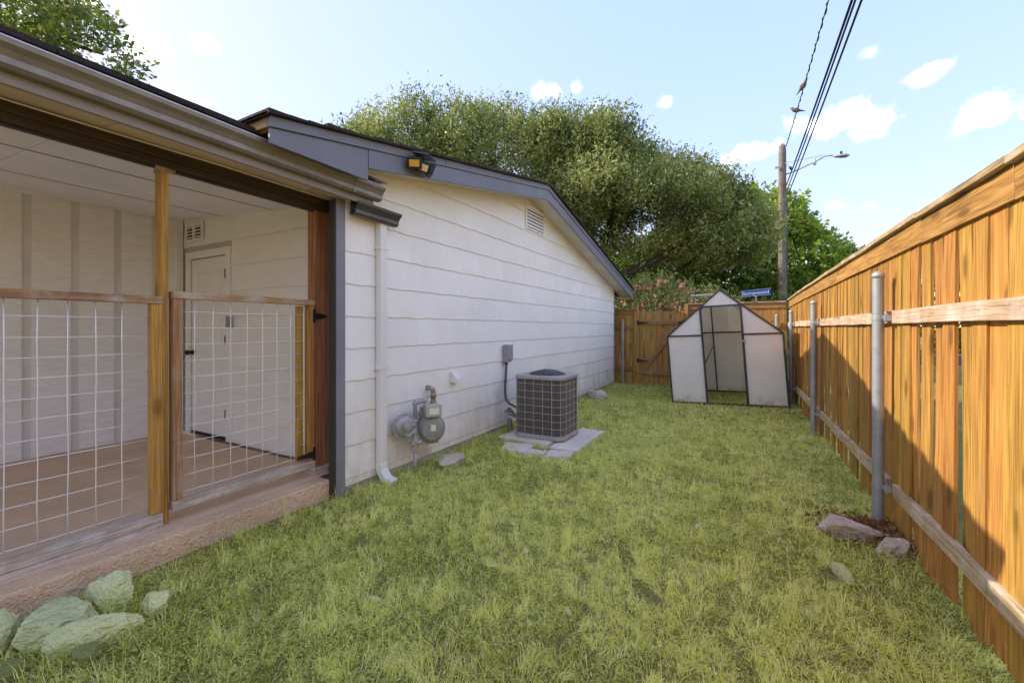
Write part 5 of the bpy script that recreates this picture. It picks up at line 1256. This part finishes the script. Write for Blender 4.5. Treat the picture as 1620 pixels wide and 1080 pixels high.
# ================================================================== grass
def gzv(X, Y): return np.array([gz(x, y) for x, y in zip(X, Y)])
def blocked(X, Y):
    b = (X < -3.0) & (Y < 2.36)
    b |= (X < -2.955)
    b |= (X > -2.70) & (X < -1.74) & (Y > 4.62) & (Y < 5.52)
    b |= (X > -2.52) & (X < -1.76) & (Y > 4.26) & (Y < 4.50)
    b |= ((X-.56)/.20)**2+((Y-3.64)/.12)**2 < 1
    b |= (X > 1.25)
    return b
def blades(N, xr, yr, dens_fn, hmin, hmax, wmin, wmax, seed, lean=1.0, zoff=0.0, dryp=None, mat=M['grass'], name='grass'):
    rg = np.random.default_rng(seed)
    X = rg.uniform(*xr, N); Y = rg.uniform(*yr, N); keep = ~blocked(X, Y)
    d = np.hypot(X, Y); keep &= rg.uniform(0, 1, N) < dens_fn(d); keep &= (d > .6)
    X, Y, d = X[keep], Y[keep], d[keep]
    bare = np.array([noise.noise((x*3.1+7, y*3.1, 4.4))+.6*noise.noise((x*9, y*9, 1.7)) for x, y in zip(X, Y)]); k2 = bare > -.72+rg.uniform(-.15, .15, len(X)); X, Y, d = X[k2], Y[k2], d[k2]; n = len(X)
    c1 = np.array([noise.noise((x*1.1, y*1.1, 3.3)) for x, y in zip(X, Y)]); c2 = np.array([noise.noise((x*4.3, y*4.3, 8.1)) for x, y in zip(X, Y)]); c3 = np.array([noise.noise((x*14, y*14, 1.1)) for x, y in zip(X, Y)])
    sc = 1+.10*np.clip(d-2.5, 0, 8)
    h = rg.uniform(hmin, hmax, n)*(1+.5*c2+.9*c3); h = np.clip(h, .012, .2)
    w = rg.uniform(wmin, wmax, n)*sc
    az = 9*c2+7*c1+4*c3+rg.normal(0, .75, n)
    ln = np.clip(rg.uniform(.45, 1.1, n)*lean, 0, 1.5)       # lean from vertical
    dx, dy = np.cos(az), np.sin(az); sx, sy = -dy, dx
    Z = gzv(X, Y)-.004+rg.uniform(0, 1, n)*zoff
    # droop: mid point steeper than the tip
    h1 = h*.55; p1 = np.stack([X+dx*np.sin(ln*.6)*h1, Y+dy*np.sin(ln*.6)*h1, Z+np.cos(ln*.6)*h1], 1)
    l2 = np.clip(ln*1.35, 0, 1.75); p2 = p1+np.stack([dx*np.sin(l2)*h*.5, dy*np.sin(l2)*h*.5, np.cos(l2)*h*.5], 1)
    b0 = np.stack([X-sx*w*.5, Y-sy*w*.5, Z], 1); b1 = np.stack([X+sx*w*.5, Y+sy*w*.5, Z], 1)
    tw = rg.uniform(-.6, .6, n)
    s2x, s2y = sx+dx*tw, sy+dy*tw
    m0 = p1-np.stack([s2x*w*.42, s2y*w*.42, np.zeros(n)], 1); m1 = p1+np.stack([s2x*w*.42, s2y*w*.42, np.zeros(n)], 1)
    t0 = p2-np.stack([s2x*w*.10, s2y*w*.10, np.zeros(n)], 1); t1 = p2+np.stack([s2x*w*.10, s2y*w*.10, np.zeros(n)], 1)
    V = np.stack([b0, b1, m1, m0, t1, t0], 1).reshape(-1, 3)
    i = np.arange(n)*6
    F = np.concatenate([np.stack([i, i+1, i+2, i+3], 1), np.stack([i+3, i+2, i+4, i+5], 1)])
    tone = np.clip(.50+.45*c1+.50*c2+rg.normal(0, .30, n)+.45*c3, 0, .85)
    dry = rg.uniform(0, 1, n) < .13+.30*np.clip(c1+.3*c3, 0, 1); tone = np.where(dry, rg.uniform(.8, 1, n), tone)
    if dryp: tone = np.where(rg.uniform(0, 1, n) < dryp, rg.uniform(.85, 1, n), tone)
    return V, F, np.repeat(tone, 6)
V, F, T = blades(560000, (-3.0, 1.15), (-.6, 10.6), lambda d: np.clip(1.25-.13*d, .22, 1), .020, .050, .0024, .0046, 101, lean=1.5)
o = big_mesh('grass', V, F, M['grass'], None, T); tag(o, 'short matted yellow green lawn between house wall and fence', 'grass', kind='stuff')
V, F, T = blades(110000, (-3.0, 1.1), (.2, 10.6), lambda d: np.clip(1.2-.13*d, .2, 1), .03, .075, .0014, .0026, 103, lean=1.9, zoff=.035, dryp=.7)
o = big_mesh('straw', V, F, M['grass'], None, T); tag(o, 'dry straw thatch lying over the lawn', 'straw', kind='stuff')
# taller tufts
V, F, T = blades(30000, (-3.0, 1.1), (.2, 10.6), lambda d: np.clip(1.1-.1*d, .3, 1), .06, .13, .002, .0035, 102, lean=.6)
o = big_mesh('grass_tufts', V, F, M['grass'], None, T); tag(o, 'scattered longer grass blades standing out of the lawn', 'grass', kind='stuff')
# broad-leaved weeds
rg = np.random.default_rng(77)
N = 230000
X = rg.uniform(-3.0, .87, N); Y = rg.uniform(-.4, 10.5, N); k = ~blocked(X, Y)
X, Y = X[k], Y[k]
cc = np.array([noise.noise((x*1.6+4, y*1.6, 6.0))+.6*noise.noise((x*5, y*5, 2.0)) for x, y in zip(X, Y)])
edge = np.clip((-1.9-X)/1.0, 0, 1)*.30+np.clip((X-.25)/.6, 0, 1)*.15
dd = np.hypot(X, Y)
k = (cc+edge+rg.uniform(-.25, .25, len(X)) > .12) & (rg.uniform(0, 1, len(X)) < np.clip(1.2-.1*dd, .35, 1))
X, Y, cc, dd = X[k], Y[k], cc[k], dd[k]; n = len(X)
Z = gzv(X, Y)+rg.uniform(.010, .050, n)
nrm = np.stack([rg.normal(0, .45, n), rg.normal(0, .45, n), np.ones(n)], 1); nrm /= np.linalg.norm(nrm, axis=1, keepdims=True)
a = rg.uniform(0, 2*PI, n); tdir = np.stack([np.cos(a), np.sin(a), np.zeros(n)], 1); tdir -= nrm*(tdir*nrm).sum(1, keepdims=True); tdir /= np.linalg.norm(tdir, axis=1, keepdims=True); bdir = np.cross(nrm, tdir)
s = (rg.uniform(.004, .0095, n)*(1+.08*dd))[:, None]; P = np.stack([X, Y, Z], 1)
V = np.stack([P-tdir*s, P+bdir*s*.5, P+tdir*s, P-bdir*s*.5], 1).reshape(-1, 3)
o = big_mesh('ground_cover', V, np.arange(len(V)).reshape(-1, 4), M['clover'], None, np.repeat(np.clip(.4+.5*cc+rg.normal(0, .2, n), 0, .95), 4)); tag(o, 'small broad leaved weeds spreading through the lawn', 'weeds', kind='stuff')
# fallen leaves
rg = np.random.default_rng(78); mbs = []
for i in range(16):
    x, y = rg.uniform(-2.4, .5), rg.uniform(1.2, 4.0)
    L = rg.uniform(.022, .036); a = rg.uniform(0, 2*PI); z = gz(x, y)+.055
    d = Vector((math.cos(a), math.sin(a), rg.uniform(-.2, .3))); s_ = Vector((-math.sin(a), math.cos(a), rg.uniform(-.3, .3)))
    mb = MB(); c = Vector((x, y, z)); mb.add([c-d*L, c-d*L*.3+s_*L*.42, c+d*L*.5+s_*L*.36, c+d*L, c+d*L*.5-s_*L*.36, c-d*L*.3-s_*L*.42, c+Vector((0,0,-.004))], [(0,1,6), (1,2,6), (2,3,6), (3,4,6), (4,5,6), (5,0,6)])
    mbs.append(mb)
big = MB()
for m_ in mbs: big.add(m_.v, m_.f)
o = build('fallen_leaves', big, m_paint('fallen_leaf_pale', (.55, .56, .22), .2, .6)); tag(o, 'a few pale yellow leaves fallen on the lawn', 'leaves', kind='stuff')
# scrub weeds beyond the fence (seen through the gaps) and along its foot
